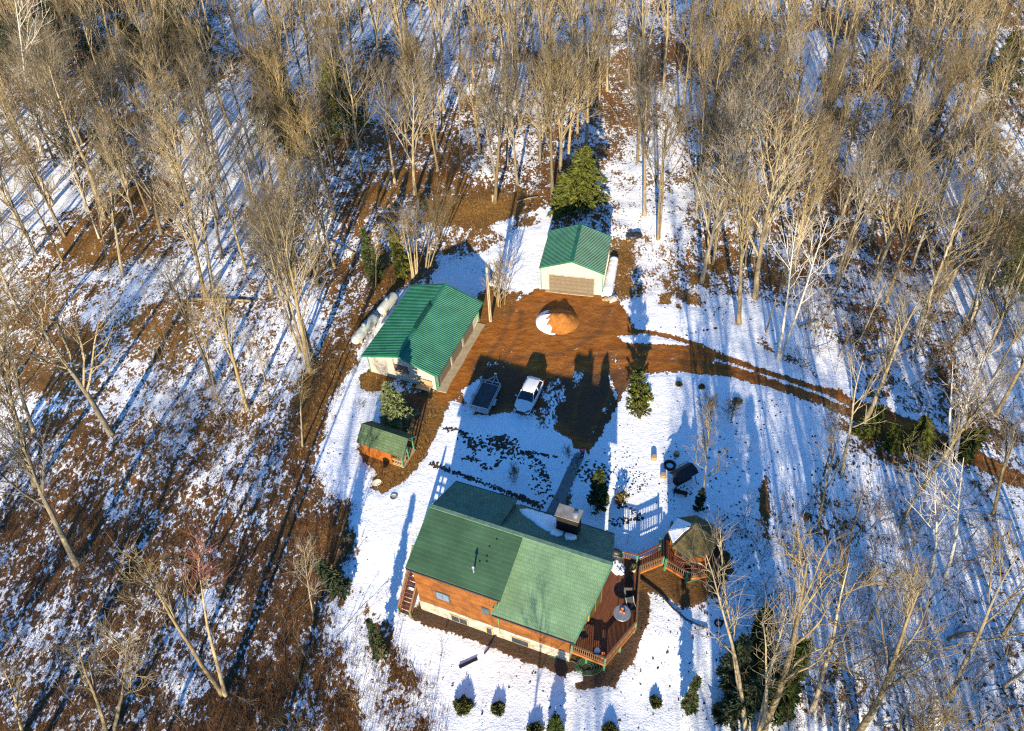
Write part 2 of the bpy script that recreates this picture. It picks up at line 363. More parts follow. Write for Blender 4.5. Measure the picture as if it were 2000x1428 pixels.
# lawns under clean snow
zone([(795, 560), (700, 690), (645, 790), (640, 850), (600, 925), (690, 985), (700, 1080), (690, 1190), (800, 1215), (815, 1130), (855, 965), (885, 870), (850, 840), (790, 760), (725, 735), (800, 610)], .9, 1.1, cov=.97, gr=.5, jit=.08)
zone([(640, 800), (720, 780), (700, 830), (650, 860)], 1, 1, cov=.82, jit=.3)
zone([(865, 790), (910, 790), (1060, 825), (1125, 865), (1115, 925), (1075, 1010), (1010, 1000), (850, 985), (845, 930), (880, 860)], .5, .4, cov=1.06, gr=.3)
zone([(1145, 890), (1195, 800), (1250, 733), (1370, 725), (1430, 735), (1500, 755), (1610, 800), (1610, 900), (1570, 1000), (1450, 1020), (1420, 1100), (1200, 1090), (1105, 1010), (1130, 920)], .5, .4, cov=.97, gr=.3, jit=.12)
zone([(1370, 760), (1600, 790), (1610, 1000), (1500, 1020), (1400, 980)], 2, 1, cov=.93, gr=.2, jit=.12)
zone([(1400, 1000), (1600, 980), (1640, 1100), (1500, 1560), (1380, 1560), (1400, 1300), (1430, 1150)], 2, 1.2, cov=.82, gr=.3, jit=.25)
zone([(1600, 900), (2200, 940), (2200, 1560), (1480, 1560), (1560, 1250), (1600, 1050)], 3, 2, cov=.68, gr=.3, jit=.5)
zone([(1485, 930), (1500, 930), (1505, 1060), (1485, 1050)], .5, .5, cov=.2, gr=.5)
zone([(770, 1205), (850, 1215), (1110, 1310), (1240, 1300), (1250, 1160), (1330, 1190), (1410, 1180), (1425, 1250), (1390, 1560), (870, 1560), (840, 1330), (760, 1240)], .8, .8, cov=.95, gr=.3, jit=.14)
zone([(850, 1290), (960, 1290), (990, 1420), (880, 1428)], 1.5, 1.2, cov=.84, gr=.4, jit=.2)
zone([(690, 1050), (720, 1190), (700, 1260), (660, 1200), (665, 1090)], .8, .8, cov=.78, jit=.4)
# beds, bare ground by the buildings
zone([(800, 1195), (826, 1183), (1114, 1283), (1190, 1297), (1244, 1150), (1262, 1152), (1268, 1190), (1240, 1285), (1200, 1335), (1135, 1350), (1085, 1310), (960, 1264), (900, 1242), (812, 1212)], .3, .35, cov=-.1, mu=1.)
zone([(1105, 1315), (1135, 1308), (1140, 1330), (1112, 1340)], .25, .2, cov=1., mu=0)
zone([(1240, 1120), (1300, 1080), (1405, 1035), (1425, 1110), (1392, 1155), (1350, 1182), (1290, 1158), (1247, 1150)], .5, .5, cov=.0, gr=.55, mu=.25)
zone([(695, 875), (730, 860), (810, 840), (850, 780), (865, 790), (850, 840), (830, 900), (795, 940), (745, 968), (712, 955), (735, 925), (700, 895)], .4, .6, cov=-.05, gr=.8)
zone([(765, 765), (830, 770), (840, 800), (815, 850), (745, 830), (750, 800)], .6, .5, cov=-.05, gr=.2, mu=.6)
for p in ([(700, 735), (725, 722), (770, 740), (740, 765), (705, 760)], [(830, 765), (862, 765), (872, 800), (838, 800)]):
    zone(p, .4, .5, cov=.0, gr=1.)
# driveway and road of orange clay
zone([(1035, 572), (1050, 566), (1178, 578), (1205, 590), (1228, 615), (1238, 640), (1245, 660), (1300, 668), (1372, 678), (1450, 703), (1520, 726), (1620, 756), (1700, 790), (1800, 828), (1900, 880), (2100, 975), (2100, 1010), (1900, 905), (1800, 864), (1700, 828), (1600, 788), (1500, 755), (1430, 737), (1370, 727), (1300, 725), (1250, 732), (1215, 765), (1190, 820), (1165, 865), (1150, 880), (1118, 875), (1108, 855), (1080, 838), (1056, 835), (1050, 800), (1000, 800), (950, 815), (912, 812), (900, 770), (865, 785), (845, 772), (880, 720), (930, 650), (960, 630), (1000, 600)], .4, .6, cov=.04, cl=1., gr=.3)
zone([(955, 560), (1010, 575), (1000, 610), (965, 630), (930, 650), (930, 600)], .5, .6, cov=.1, cl=.3, gr=.6)
zone([(1205, 655), (1260, 655), (1330, 668), (1372, 678), (1300, 672), (1220, 668)], .25, .2, cov=.95, cl=.2)
stroke([(1225, 646), (1270, 648), (1320, 660), (1368, 676)], 8, .25, .1, cov=0., cl=1., mu=.25)
stroke([(1395, 702), (1450, 718), (1520, 742), (1600, 768), (1660, 797)], 7, .22, .2, cov=.85, cl=.4)
stroke([(1290, 700), (1350, 702), (1400, 712)], 5, .3, .3, cov=.35, cl=.8)
for o_ in (-11, 9):
    stroke([(1180, 690 + o_), (1250, 690 + o_), (1310, 697 + o_), (1400, 706 + o_), (1520, 742 + o_), (1620, 774 + o_), (1720, 812 + o_), (1850, 862 + o_), (2000, 935 + o_)], 7, .22, .15, mu=.5)
zone([(935, 705), (1060, 735), (1215, 725), (1235, 745), (1200, 830), (1160, 870), (1110, 850), (1050, 800), (1000, 795), (950, 812), (905, 800)], .8, .9, mu=.85)  # house shade on the clay, put into the soil colour through the mulch mask
zone([(1040, 590), (1150, 585), (1210, 600), (1230, 640), (1140, 655), (1040, 640)], 1.2, 1.2, mu=.22)
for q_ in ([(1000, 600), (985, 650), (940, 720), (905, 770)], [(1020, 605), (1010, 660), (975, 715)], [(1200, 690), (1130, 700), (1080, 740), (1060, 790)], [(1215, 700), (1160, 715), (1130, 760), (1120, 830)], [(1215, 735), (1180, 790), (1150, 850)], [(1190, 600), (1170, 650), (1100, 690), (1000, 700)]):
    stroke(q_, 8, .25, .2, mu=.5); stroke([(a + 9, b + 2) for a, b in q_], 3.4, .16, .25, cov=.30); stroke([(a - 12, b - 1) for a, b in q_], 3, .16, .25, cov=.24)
for p in ([(1062, 745), (1090, 740), (1112, 755), (1108, 785), (1085, 795), (1062, 775)], [(1058, 800), (1082, 795), (1096, 820), (1080, 842), (1056, 836)], [(1118, 725), (1140, 725), (1135, 760), (1118, 758)]):
    zone(p, .4, .6, cov=.50, cl=.8, jit=.3)
stroke([(955, 712), (1000, 708), (1030, 712)], 3, .3, .3, cov=.45)
stroke([(975, 685), (1005, 688)], 4, .3, .3, cov=.4)
for a, b in (((1200, 700), (1225, 745)), ((1185, 720), (1205, 780)), ((1170, 760), (1190, 830)), ((1140, 880), (1180, 800))):
    stroke([a, b], 1.6, .2, .2, cov=.6)
zone([(905, 760), (935, 740), (945, 790), (915, 815)], .4, .4, cov=.95, cl=.1)
SNOWLIFT = .06 * sstep(.8, 1.0, cover) * (1 - sstep(.3, .7, clay))
ZG = ZF + SNOWLIFT
ny, nx = X.shape
ii = np.arange(ny * nx).reshape(ny, nx)
quads = np.stack([ii[:-1, :-1], ii[:-1, 1:], ii[1:, 1:], ii[1:, :-1]], -1).reshape(-1, 4)
gmb = MB(); gmb.addq(np.stack([XF, YF, ZG], 1), quads)

gm = bpy.data.materials.new("snow_and_soil"); gm.use_nodes = True
nt = gm.node_tree; b = nt.nodes["Principled BSDF"]; L = nt.links.new
def N(t, **kw):
    n = nt.nodes.new(t)
    for k, v in kw.items(): setattr(n, k, v)
    return n
def mth(op, a, bb=None, cl=False):
    n = N("ShaderNodeMath", operation=op, use_clamp=cl)
    for i, q in enumerate((a, bb)):
        if q is None: continue
        if isinstance(q, (int, float)): n.inputs[i].default_value = q
        else: L(q, n.inputs[i])
    return n.outputs[0]
def attr(n): a = N("ShaderNodeAttribute", attribute_name=n); return a.outputs["Fac"]
geo = N("ShaderNodeTexCoord").outputs["Object"]
def noise(scale, detail=4, rough=.6, dist=0., st=(1, 1, 1), rot=0.):
    mp = N("ShaderNodeMapping"); mp.inputs["Scale"].default_value = st; mp.inputs["Rotation"].default_value = (0, 0, rot); L(geo, mp.inputs[0])
    n = N("ShaderNodeTexNoise"); n.inputs["Scale"].default_value = scale; n.inputs["Detail"].default_value = detail; n.inputs["Roughness"].default_value = rough; n.inputs["Distortion"].default_value = dist
    L(mp.outputs[0], n.inputs["Vector"]); return n.outputs["Fac"]
def mix(f, a, bb):
    n = N("ShaderNodeMix", data_type='RGBA')
    if isinstance(f, (int, float)): n.inputs[0].default_value = f
    else: L(f, n.inputs[0])
    for i, q in ((6, a), (7, bb)):
        if isinstance(q, tuple): n.inputs[i].default_value = (*q, 1)
        else: L(q, n.inputs[i])
    return n.outputs[2]
n1 = noise(1.0, 5, .6, .5, (1.35, .8, 1), -.35); n2 = noise(3.3, 5, .62, .2, (1.3, .85, 1), -.3)
nn = mth('ADD', mth('MULTIPLY', n1, .46), mth('MULTIPLY', n2, .54))
nn = mth('ADD', mth('MULTIPLY', mth('SUBTRACT', nn, .5), 3.0), .5)
cv = attr("cover")
th = mth('SUBTRACT', 1.08, mth('MULTIPLY', cv, 1.16))
sm = N("ShaderNodeMapRange", interpolation_type='SMOOTHSTEP'); L(mth('SUBTRACT', nn, th), sm.inputs[0]); sm.inputs[1].default_value = -.07; sm.inputs[2].default_value = .07
SM = sm.outputs[0]
lit = ramp(nt, [(.28, (.022, .010, .005)), (.43, (.085, .036, .012)), (.56, (.17, .078, .024)), (.74, (.31, .165, .055))]); L(noise(5.5, 6, .7), lit.inputs[0])
gra = ramp(nt, [(.28, (.09, .038, .010)), (.5, (.20, .098, .024)), (.72, (.33, .19, .06))]); L(noise(4.0, 6, .7), gra.inputs[0])
cla = ramp(nt, [(.25, (.10, .030, .006)), (.48, (.27, .09, .014)), (.75, (.46, .19, .04))]); L(noise(1.1, 9, .74, .6, (.55, 1.5, 1), .18), cla.inputs[0])
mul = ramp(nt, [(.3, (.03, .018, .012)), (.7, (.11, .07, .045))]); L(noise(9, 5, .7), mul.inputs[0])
soil = mix(mth('ADD', attr("grass"), 0., True), lit.outputs[0], gra.outputs[0])
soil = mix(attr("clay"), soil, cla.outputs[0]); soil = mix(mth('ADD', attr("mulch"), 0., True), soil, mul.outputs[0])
snc = ramp(nt, [(.3, (.80, .82, .86)), (.7, (.90, .91, .93))]); L(noise(1.5, 5), snc.inputs[0])
L(mix(SM, soil, snc.outputs[0]), b.inputs["Base Color"])
b.inputs["Roughness"].default_value = .75; b.inputs["Specular IOR Level"].default_value = .15
bh = mth('ADD', mth('MULTIPLY', SM, .9), mth('ADD', mth('MULTIPLY', noise(7, 5, .65), .9), mth('MULTIPLY', noise(1.6, 3), 1.1)))
bp = N("ShaderNodeBump"); bp.inputs["Strength"].default_value = .75; bp.inputs["Distance"].default_value = .085
L(bh, bp.inputs["Height"]); L(bp.outputs[0], b.inputs["Normal"])
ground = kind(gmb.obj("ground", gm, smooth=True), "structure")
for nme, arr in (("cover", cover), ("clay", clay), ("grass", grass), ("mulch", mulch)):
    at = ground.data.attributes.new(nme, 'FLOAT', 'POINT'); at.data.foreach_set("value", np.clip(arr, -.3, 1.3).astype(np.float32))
def gcover(x, y):
    i = np.clip(np.searchsorted(gy_, y), 0, ny - 1); j = np.clip(np.searchsorted(gx_, x), 0, nx - 1)
    return cover.reshape(ny, nx)[i, j], clay.reshape(ny, nx)[i, j], mulch.reshape(ny, nx)[i, j]

# paved strips
def sheet(name, pts, z0, z1, m):
    mb = MB(); mb.prism([tuple(G(*p)[:2]) for p in pts], z0, z1); return kind(mb.obj(name, m), "structure")
sheet("walkway", [(1064, 1006), (1088, 960), (1104, 925), (1120, 893), (1140, 893), (1124, 930), (1110, 962), (1098, 1008)], -.1, .075, WALKC)
sheet("concrete_apron", [(921, 629), (948, 634), (925, 672), (903, 712), (882, 745), (872, 768), (853, 764), (868, 735), (890, 690)], -.1, .06, CONC)
sheet("garage_threshold", [(1066, 566), (1160, 576), (1159, 580), (1065, 570)], -.1, .05, CONC)
# trodden prints and grass tufts showing through the lawn snow
fpm = MB(); fv = []; ff = []
def prints(path, n, jit, size=.17):
    P = [np.array(p, float) for p in path]; seg = np.cumsum([0] + [np.hypot(*(P[i + 1] - P[i])) for i in range(len(P) - 1)])
    for k in range(n):
        s = random.random() * seg[-1]; i = min(len(P) - 2, int(np.searchsorted(seg, s) - 1) if s > 0 else 0)
        q = P[i] + (P[i + 1] - P[i]) * ((s - seg[i]) / max(1e-6, seg[i + 1] - seg[i])) + np.array([random.gauss(0, jit), random.gauss(0, jit * .7)])
        blot(*G(*q)[:2], size * random.uniform(.7, 1.4))
def blot(x, y, r):
    a0 = random.random() * 6.28; st = random.uniform(.3, .8); rr = random.random() * 3.14; m = 7; base = fpm.n
    v = [(x, y, float(hz(x, y)) + .085)]
    for j in range(m):
        a = a0 + j / m * 6.283; q = r * random.uniform(.65, 1.15); u, w_ = q * math.cos(a), q * st * math.sin(a)
        px_, py_ = x + u * math.cos(rr) - w_ * math.sin(rr), y + u * math.sin(rr) + w_ * math.cos(rr)
        v.append((px_, py_, float(hz(px_, py_)) + .072))
    fpm.add(v, [(0, 1 + j, 1 + (j + 1) % m) for j in range(m)])
prints([(842, 905), (880, 922), (930, 938), (975, 958), (1020, 975), (1060, 992)], 210, 3.2, .15)
prints([(1060, 992), (1045, 985), (1000, 965)], 60, 4, .16)
prints([(900, 850), (930, 870), (955, 860), (990, 855), (1000, 870), (965, 880), (955, 870)], 170, 8, .17)
prints([(975, 860), (995, 875)], 50, 8, .17)
prints([(905, 895), (935, 900), (945, 915), (965, 918), (975, 900), (1000, 885), (1040, 890), (1060, 910), (1065, 935), (1072, 960)], 130, 3, .16)
prints([(1000, 882), (1040, 885), (1085, 893)], 45, 2, .15)
prints([(868, 840), (890, 838), (905, 850), (925, 880), (920, 900)], 60, 3, .17)
prints([(1010, 890), (1055, 920), (1045, 950), (1075, 985)], 70, 8, .14)
prints([(1120, 915), (1150, 930), (1185, 935), (1165, 905)], 130, 11, .16)
prints([(1190, 1020), (1230, 1018), (1260, 1010), (1215, 985)], 60, 5, .16)
prints([(1200, 880), (1230, 900), (1225, 930), (1260, 950), (1210, 960)], 120, 14, .09)
prints([(1300, 870), (1330, 900), (1350, 960), (1300, 985), (1345, 925)], 60, 10, .10)
prints([(1400, 640), (1310, 660)], 12, 2, .15)
for (a0, b0, a1, b1, n, s_) in ((1370, 780, 1600, 1050, 420, .15), (1400, 1000, 1580, 1420, 560, .16), (1180, 740, 1380, 1000, 130, .09), (880, 1300, 1380, 1428, 200, .11), (1250, 1140, 1420, 1300, 120, .13), (620, 760, 720, 1180, 160, .12), (860, 960, 1060, 830, 90, .07), (1600, 900, 1990, 1428, 500, .18), (1220, 560, 1400, 660, 60, .12)):
    for _ in range(n): blot(*G(random.uniform(a0, a1), random.uniform(b0, b1))[:2], s_ * (.28 + .9 * random.random() ** 3))
kind(fpm.obj("grass_tufts_in_snow", M("wet_turf", (.022, .017, .012), .95, (.10, .06, .03), scale=1.2)), "stuff")

# ================================================================== BUILDINGS
def gable_prism(mb, w2, y0, y1, hw, hp, base=-.3):
    v = []
    for y in (y0, y1): v += [(-w2, y, base), (w2, y, base), (w2, y, hw), (0, y, hp), (-w2, y, hw)]
    mb.add(v, [(0, 1, 2, 3, 4), (9, 8, 7, 6, 5), (0, 5, 6, 1), (1, 6, 7, 2), (4, 9, 5, 0), (2, 7, 8, 3), (3, 8, 9, 4)])
def ribs_on_slope(mb, xa, za, xb, zb, y0, y1, pitch=.23, rw=.05, rh=.034):
    y = y0 + .06
    d = np.array([xb - xa, 0, zb - za]); n = np.array([-d[2], 0, d[0]]); n /= np.linalg.norm(n)
    if n[2] < 0: n = -n
    while y < y1 - .04:
        a = np.array([xa, y, za]); b_ = np.array([xb, y, zb]); h = rw / 2
        v = [a + (0, -h, 0), b_ + (0, -h, 0), b_ + (0, h, 0), a + (0, h, 0)]
        top = [q + n * rh + (0, .018 if i in (0, 1) else -.018, 0) for i, q in enumerate(v)]
        mb.add(np.array(v + top), [(4, 5, 6, 7), (0, 1, 5, 4), (2, 3, 7, 6), (1, 2, 6, 5), (3, 0, 4, 7)]); y += pitch
def ridge_cap(parent, y0, y1, z, dx, dz, m):
    mb = MB(); mb.slab([(0, y0, z + .085), (dx, y0, z + .085 - dz), (dx, y1, z + .085 - dz), (0, y1, z + .085)], .02)
    mb.slab([(0, y0, z + .085), (-dx, y0, z + .085 - dz), (-dx, y1, z + .085 - dz), (0, y1, z + .085)], .02)
    return mb.obj("ridge_cap", m, parent)
def steel_roof(root, W2, L, ze, zp, m):
    mb = MB()
    for sx in (-1, 1):
        mb.slab([(0, 0, zp), (sx * W2, 0, ze), (sx * W2, L, ze), (0, L, zp)], .06)
        ribs_on_slope(mb, sx * W2, ze, 0, zp, 0, L)
        mb.box((sx * (W2 + .012), L / 2, ze - .09), (.024, L, .13))
        for y in (-.014, L + .014): mb.bar((0, y, zp - .09), (sx * W2, y, ze - .09), .026, .17)
    r = mb.obj("roof", m, root)
    ridge_cap(r, -.03, L + .03, zp, .2, .2 * (zp - ze) / W2, m)
    return r
def wall_ribs(mb, x0, x1, y, hfun, out=-1, step=.3):
    x = x0 + .15
    while x < x1: mb.box((x, y + out * .012, hfun(x) / 2), (.045, .03, hfun(x))); x += step
def corner_trim(root, pts, h, m):
    for x, y in pts: mb = MB(); mb.box((x, y, h / 2 - .1), (.09, .09, h + .2)); mb.obj("corner_trim", m, root)

# ---- garage
gr = thing("garage", "small cream steel garage with a dark green ribbed roof and one wide taupe door", "garage", (6.903, 66.278, 0), RZ(-14.04))
W2, LG, ZE, ZP = 3.485, 6.415, 3.214, 4.51
mb = MB(); gw2 = W2 - .16; sl_ = (ZP - ZE) / W2
gable_prism(mb, gw2, .18, LG - .18, ZE + .16 * sl_ - .10, ZP - .10)
dx0, dx1 = -2.42, 2.40
hf = lambda x: ZP - .12 - abs(x) * sl_
for x in np.arange(-gw2 + .15, gw2, .3):
    z0 = 2.25 if dx0 - .1 < x < dx1 + .1 else 0.
    mb.box((x, .17, (hf(x) + z0) / 2), (.045, .03, hf(x) - z0))
for y in np.arange(.4, LG - .3, .3): mb.box((gw2 + .01, y, (ZE - .1) / 2), (.03, .045, ZE - .1)); mb.box((-gw2 - .01, y, (ZE - .1) / 2), (.03, .045, ZE - .1))
mb.obj("wall", CREAM, gr)
steel_roof(gr, W2, LG, ZE, ZP, GREEN_STEEL)
corner_trim(gr, [(-gw2, .18), (gw2, .18), (gw2, LG - .18), (-gw2, LG - .18)], ZE - .16, GREEN_TRIM)
mb = MB(); mb.box(((dx0 + dx1) / 2, .165, 1.07), (dx1 - dx0, .05, 2.14))
d = mb.obj("door", TAUPE, gr)
mb = MB()
for i in range(8):
    for j in range(4):
        mb.box((dx0 + (i + .5) * (dx1 - dx0) / 8, .135, .27 + j * .535), (.50, .02, .36))
mb.obj("door_panels", M("taupe_panel", (.13, .10, .065), .6, (.17, .135, .095), scale=5), d)
mb = MB()
for x in (dx0 - .06, dx1 + .06): mb.box((x, .14, 1.09), (.1, .07, 2.2))
mb.box(((dx0 + dx1) / 2, .14, 2.24), (dx1 - dx0 + .22, .07, .1)); mb.obj("door_frame", M("door_frame_paint", (.28, .25, .2), .6), gr)

# ---- workshop
sh_ = thing("workshop", "long cream steel workshop with ribbed green roof, brown gable window and row of side doors", "workshop", (-10.96, 54.573, 0), RZ(-24.22))
W2, LG, ZE, ZP = 4.171, 11.133, 2.41, 3.78
sl_ = (ZP - ZE) / W2; ov = .5
mb = MB(); ww = W2 - ov
gable_prism(mb, ww, .3, LG - .3, ZE + ov * sl_ - .08, ZP - .09)
for x in np.arange(-ww + .15, ww, .3): mb.box((x, .29, (ZP - .12 - abs(x) * sl_) / 2), (.045, .03, ZP - .12 - abs(x) * sl_))
for y in np.arange(.5, LG - .4, .3): mb.box((ww + .01, y, 1.2), (.03, .045, 2.4)); mb.box((-ww - .01, y, 1.2), (.03, .045, 2.4))
mb.obj("wall", CREAM, sh_)
r = steel_roof(sh_, W2, LG, ZE, ZP, GREEN_STEEL2)
mb = MB(); mb.box((0, 5.6, ZP + .16), (.42, 3.6, .09)); mb.box((0, 5.6, ZP + .08), (.3, 3.5, .1)); mb.obj("ridge_vent", M("vent_green", (.008, .06, .035), .5), r)
corner_trim(sh_, [(-ww, .3), (ww, .3), (ww, LG - .3), (-ww, LG - .3)], ZE - .02, GREEN_TRIM)
mb = MB(); mb.box((.02, .24, 1.75), (1.5, .08, 1.0)); wf = mb.obj("window", TAUPE, sh_)
mb = MB(); mb.box((-.35, .19, 1.75), (.62, .03, .84)); mb.box((.38, .19, 1.75), (.62, .03, .84)); mb.obj("pane", M("brown_pane", (.10, .06, .035), .3, (.16, .10, .06), spec=.5), wf)
for k, y in enumerate((1.9, 4.7, 7.5)):
    mb = MB(); mb.box((ww + .02, y + .4, 1.05), (.06, 2.3, 2.1)); dd = mb.obj("door", TAUPE, sh_)
    mb = MB()
    for j in range(4): mb.box((ww + .055, y + .4, .27 + j * .52), (.02, 2.1, .40))
    mb.obj("door_panels", MATS["taupe_panel"], dd)
for y in (.55, 10.5):
    mb = MB(); mb.tube([(W2 - .05, y, ZE - .1), (ww + .12, y, ZE - .45), (ww + .12, y, .1)], .06, 6); mb.obj("downspout", GREEN_TRIM, sh_)
mb = MB(); mb.box((ww - 1.15, -.15, .5), (1.5, .8, .06)); mb.box((ww - 1.15, .18, .7), (1.5, .06, .9))
for q in range(6): mb.box((ww - 1.8 + q * .26, .14, .75), (.05, .06, .9))
for q in (0, 1): mb.box((ww - 1.8 + q * 1.3, -.4, .25), (.08, .08, .5))
tag(mb.obj("slatted_bench", TAN), "pale slatted bench against the gable wall of the workshop", "bench")
bpy.data.objects["slatted_bench"].location = (-10.96, 54.573, .03); bpy.data.objects["slatted_bench"].rotation_euler = (0, 0, RZ(-24.22))

# ---- log house
hx0, hy0, ha = -.707, 32.458, RZ(-23.92)
def HL(lx, ly, z): return np.array([hx0 + math.cos(ha) * lx - math.sin(ha) * ly, hy0 + math.sin(ha) * lx + math.cos(ha) * ly, z])
ho = thing("log_house", "large orange log house with green shingle roofs, a stone base and a dark chimney", "house", (hx0, hy0, 0), ha)
ZR = 7.04
xl, xr, yf, yb = -6.15, 6.15, -4.79, 3.05
FZ = 1.16
# stone base
mb = MB(); mb.prism([(xl - .03, yf - .05), (xr + .02, yf - .05), (xr + .02, yb), (xl - .03, yb)], -1.2, FZ - .02); mb.obj("foundation", STONE, ho)
# walls: left block (shed dormers), right block (gable with pointed prow)
def zf_main(ly): return ZR - (7.04 - 4.45) / 5.39 * abs(ly) if ly < 0 else ZR - (7.04 - 3.9) / 4.35 * ly
def zf_left(ly): return ZR - (7.04 - 6.38) / 5.05 * abs(ly) if ly < 0 else ZR - (7.04 - 5.0) / 4.05 * ly
mb = MB()
def wall_block(mb, x0, x1, zf, th=.22):
    prof = [(yf, FZ), (yb, FZ), (yb, zf(yb) - th), (0, ZR - th), (yf, zf(yf) - th)]
    v = [(x0, y, z) for y, z in prof] + [(x1, y, z) for y, z in prof]; n = 5
    mb.add(v, [tuple(range(n)), tuple(range(2 * n - 1, n - 1, -1))] + [(i, n + i, n + (i + 1) % n, (i + 1) % n) for i in range(n)])
wall_block(mb, xl, -1.40, zf_left)
wall_block(mb, -1.40, .60, lambda ly: zf_left(ly) if ly < 0 else zf_main(ly))
wall_block(mb, .60, xr, zf_main)
# prow: triangular bay carrying the pointed gable
pv = [(xr, yf + .6, FZ), (xr + 1.0, 0, FZ), (xr, yb - .5, FZ), (xr, yf + .6, zf_main(yf + .6) - .25), (xr + 1.0, 0, ZR - .25), (xr, yb - .5, zf_main(yb - .5) - .25)]
mb.add(pv, [(0, 1, 4, 3), (1, 2, 5, 4), (3, 4, 5), (0, 2, 1)])
mb.obj("wall", WOODWALL, ho)
# roofs
def roofpart(pts, m, th=.16, fascia=GREEN_TRIM):
    mb = MB(); mb.slab(pts, th); return mb.obj("roof", m, ho)
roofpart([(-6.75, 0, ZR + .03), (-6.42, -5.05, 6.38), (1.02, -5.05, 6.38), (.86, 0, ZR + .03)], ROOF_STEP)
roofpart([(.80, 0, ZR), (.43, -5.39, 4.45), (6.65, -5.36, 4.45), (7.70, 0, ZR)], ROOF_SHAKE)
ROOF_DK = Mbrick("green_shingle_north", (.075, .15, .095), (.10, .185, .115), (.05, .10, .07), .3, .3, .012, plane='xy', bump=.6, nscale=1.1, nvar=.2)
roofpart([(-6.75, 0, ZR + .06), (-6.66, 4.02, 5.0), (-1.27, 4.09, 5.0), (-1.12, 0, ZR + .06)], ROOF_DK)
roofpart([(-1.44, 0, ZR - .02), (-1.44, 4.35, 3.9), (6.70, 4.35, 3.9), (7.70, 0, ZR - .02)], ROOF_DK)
mb = MB(); mb.add([(-1.32, .05, ZR - .15), (-1.32, 3.9, zf_main(3.9)), (-1.32, 3.9, 4.95), (-1.46, .05, ZR - .15), (-1.46, 3.9, zf_main(3.9)), (-1.46, 3.9, 4.95)], [(0, 1, 2), (5, 4, 3), (0, 2, 5, 3), (1, 4, 5, 2), (0, 3, 4, 1)]); mb.obj("dormer_cheek", WOODWALL, ho)
mb = MB(); mb.add([(.62, yf, zf_main(yf) - .1), (.62, yf, 6.3), (.62, -.3, 6.9), (.62, -.3, zf_main(-.3) - .1)], [(0, 3, 2, 1)]); mb.obj("dormer_cheek", WOODWALL, ho)
mb = MB(); mb.bar((-6.75, 0, ZR + .10), (7.72, 0, ZR + .08), .30, .07); mb.obj("ridge_cap", M("ridge_green", (.10, .17, .12), .6), ho)
for a, b_ in (((-6.42, -5.1, 6.29), (1.02, -5.1, 6.29)), ((.40, -5.44, 4.36), (6.66, -5.41, 4.36)), ((-6.66, 4.07, 4.91), (-1.27, 4.14, 4.91)), ((-1.2, 4.40, 3.80), (6.7, 4.40, 3.80))):
    mb = MB(); mb.bar(a, b_, .1, .13); mb.obj("gutter", DARKMETAL, ho)
for a, b_ in (((6.69, -5.38, 4.36), (7.75, .0, 6.95)), ((.40, -5.42, 4.38), (.78, 0, 6.92)), ((-6.47, -5.08, 6.30), (-6.80, 0, 6.98)), ((6.75, 4.38, 3.8), (7.75, 0, 6.93))):
    mb = MB(); mb.bar(a, b_, .06, .2); mb.obj("barge_board", GREEN_TRIM, ho)
# chimney
ch = MB(); ch.box((3.42, 3.0, 5.2), (1.7, .95, 3.8)); cho = ch.obj("chimney", M("chimney_cladding", (.010, .007, .006), .8, (.022, .016, .012), scale=3, bump=.5, bscale=10), ho)
mb = MB(); mb.box((3.42, 3.0, 7.13), (1.92, 1.12, .07)); mb.obj("chimney_cap", M("cap_steel", (.20, .17, .12), .35, (.34, .32, .28), scale=1.6, metal=.3, spec=.5), cho)
mb = MB(); mb.lathe([(.17, 0), (.17, .32), (.24, .34), (.24, .42), (.05, .5)], (4.02, 2.85, 7.16), 12); mb.obj("flue", GALV, cho)
mb = MB(); mb.lathe([(.07, 0), (.06, .75), (.05, .78)], (-1.55, -3.75, 6.45), 10); mb.lathe([(.13, 0), (.10, .12), (.02, .2)], (-1.55, -3.75, 7.2), 10); mb.obj("vent_pipe", GALV, ho)
for p in ((-1.45, -2.9), (-1.1, -2.35), (-.95, -2.75), (-1.2, -1.6), (-.9, -.9)):
    mb = MB(); mb.box((p[0], p[1], zf_left(p[1]) + .05), (.12, .07, .05)); mb.obj("roof_jack", DARKMETAL, ho)
def window(parent, x, z, ww_, hh, y=yf, m=GLASS, fm=M('window_trim', (.045, .06, .06), .6, (.07, .09, .085)), mull=1):
    mb = MB(); mb.box((x, y - .03, z), (ww_ + .16, .10, hh + .16)); f = mb.obj("window", fm, parent)
    mb = MB()
    for k in range(mull): mb.box((x - ww_ / 2 + (k + .5) * ww_ / mull, y - .085, z), (ww_ / mull - .05, .03, hh)); 
    mb.obj("pane", m, f); return f
GLASSB = Mglass("sky_glass", (.10, .14, .22), .12)
window(ho, -3.91, 3.2, 1.04, .95, m=GLASSB, mull=2); window(ho, -.42, 3.3, .5, .85, mull=1)
window(ho, -2.79, .27, 1.36, .78, y=yf - .05, mull=2, fm=TAN); window(ho, -.27, .25, .45, .85, y=yf - .05, fm=TAN); window(ho, 2.27, .27, 1.38, .78, y=yf - .05, fm=TAN)
window(ho, 4.2, 3.5, 1.9, .9, mull=3)
mb = MB(); mb.tube([(.66, -5.42, 4.3), (.62, yf - .1, 3.95), (.62, yf - .1, -.25)], .07, 6); mb.obj("downspout", GREEN_TRIM, ho)
mb = MB(); mb.tube([(.98, -5.1, 6.25), (.9, yf - .1, 5.95), (.62, yf - .12, 4.5)], .055, 6); mb.obj("downspout", GREEN_TRIM, ho)
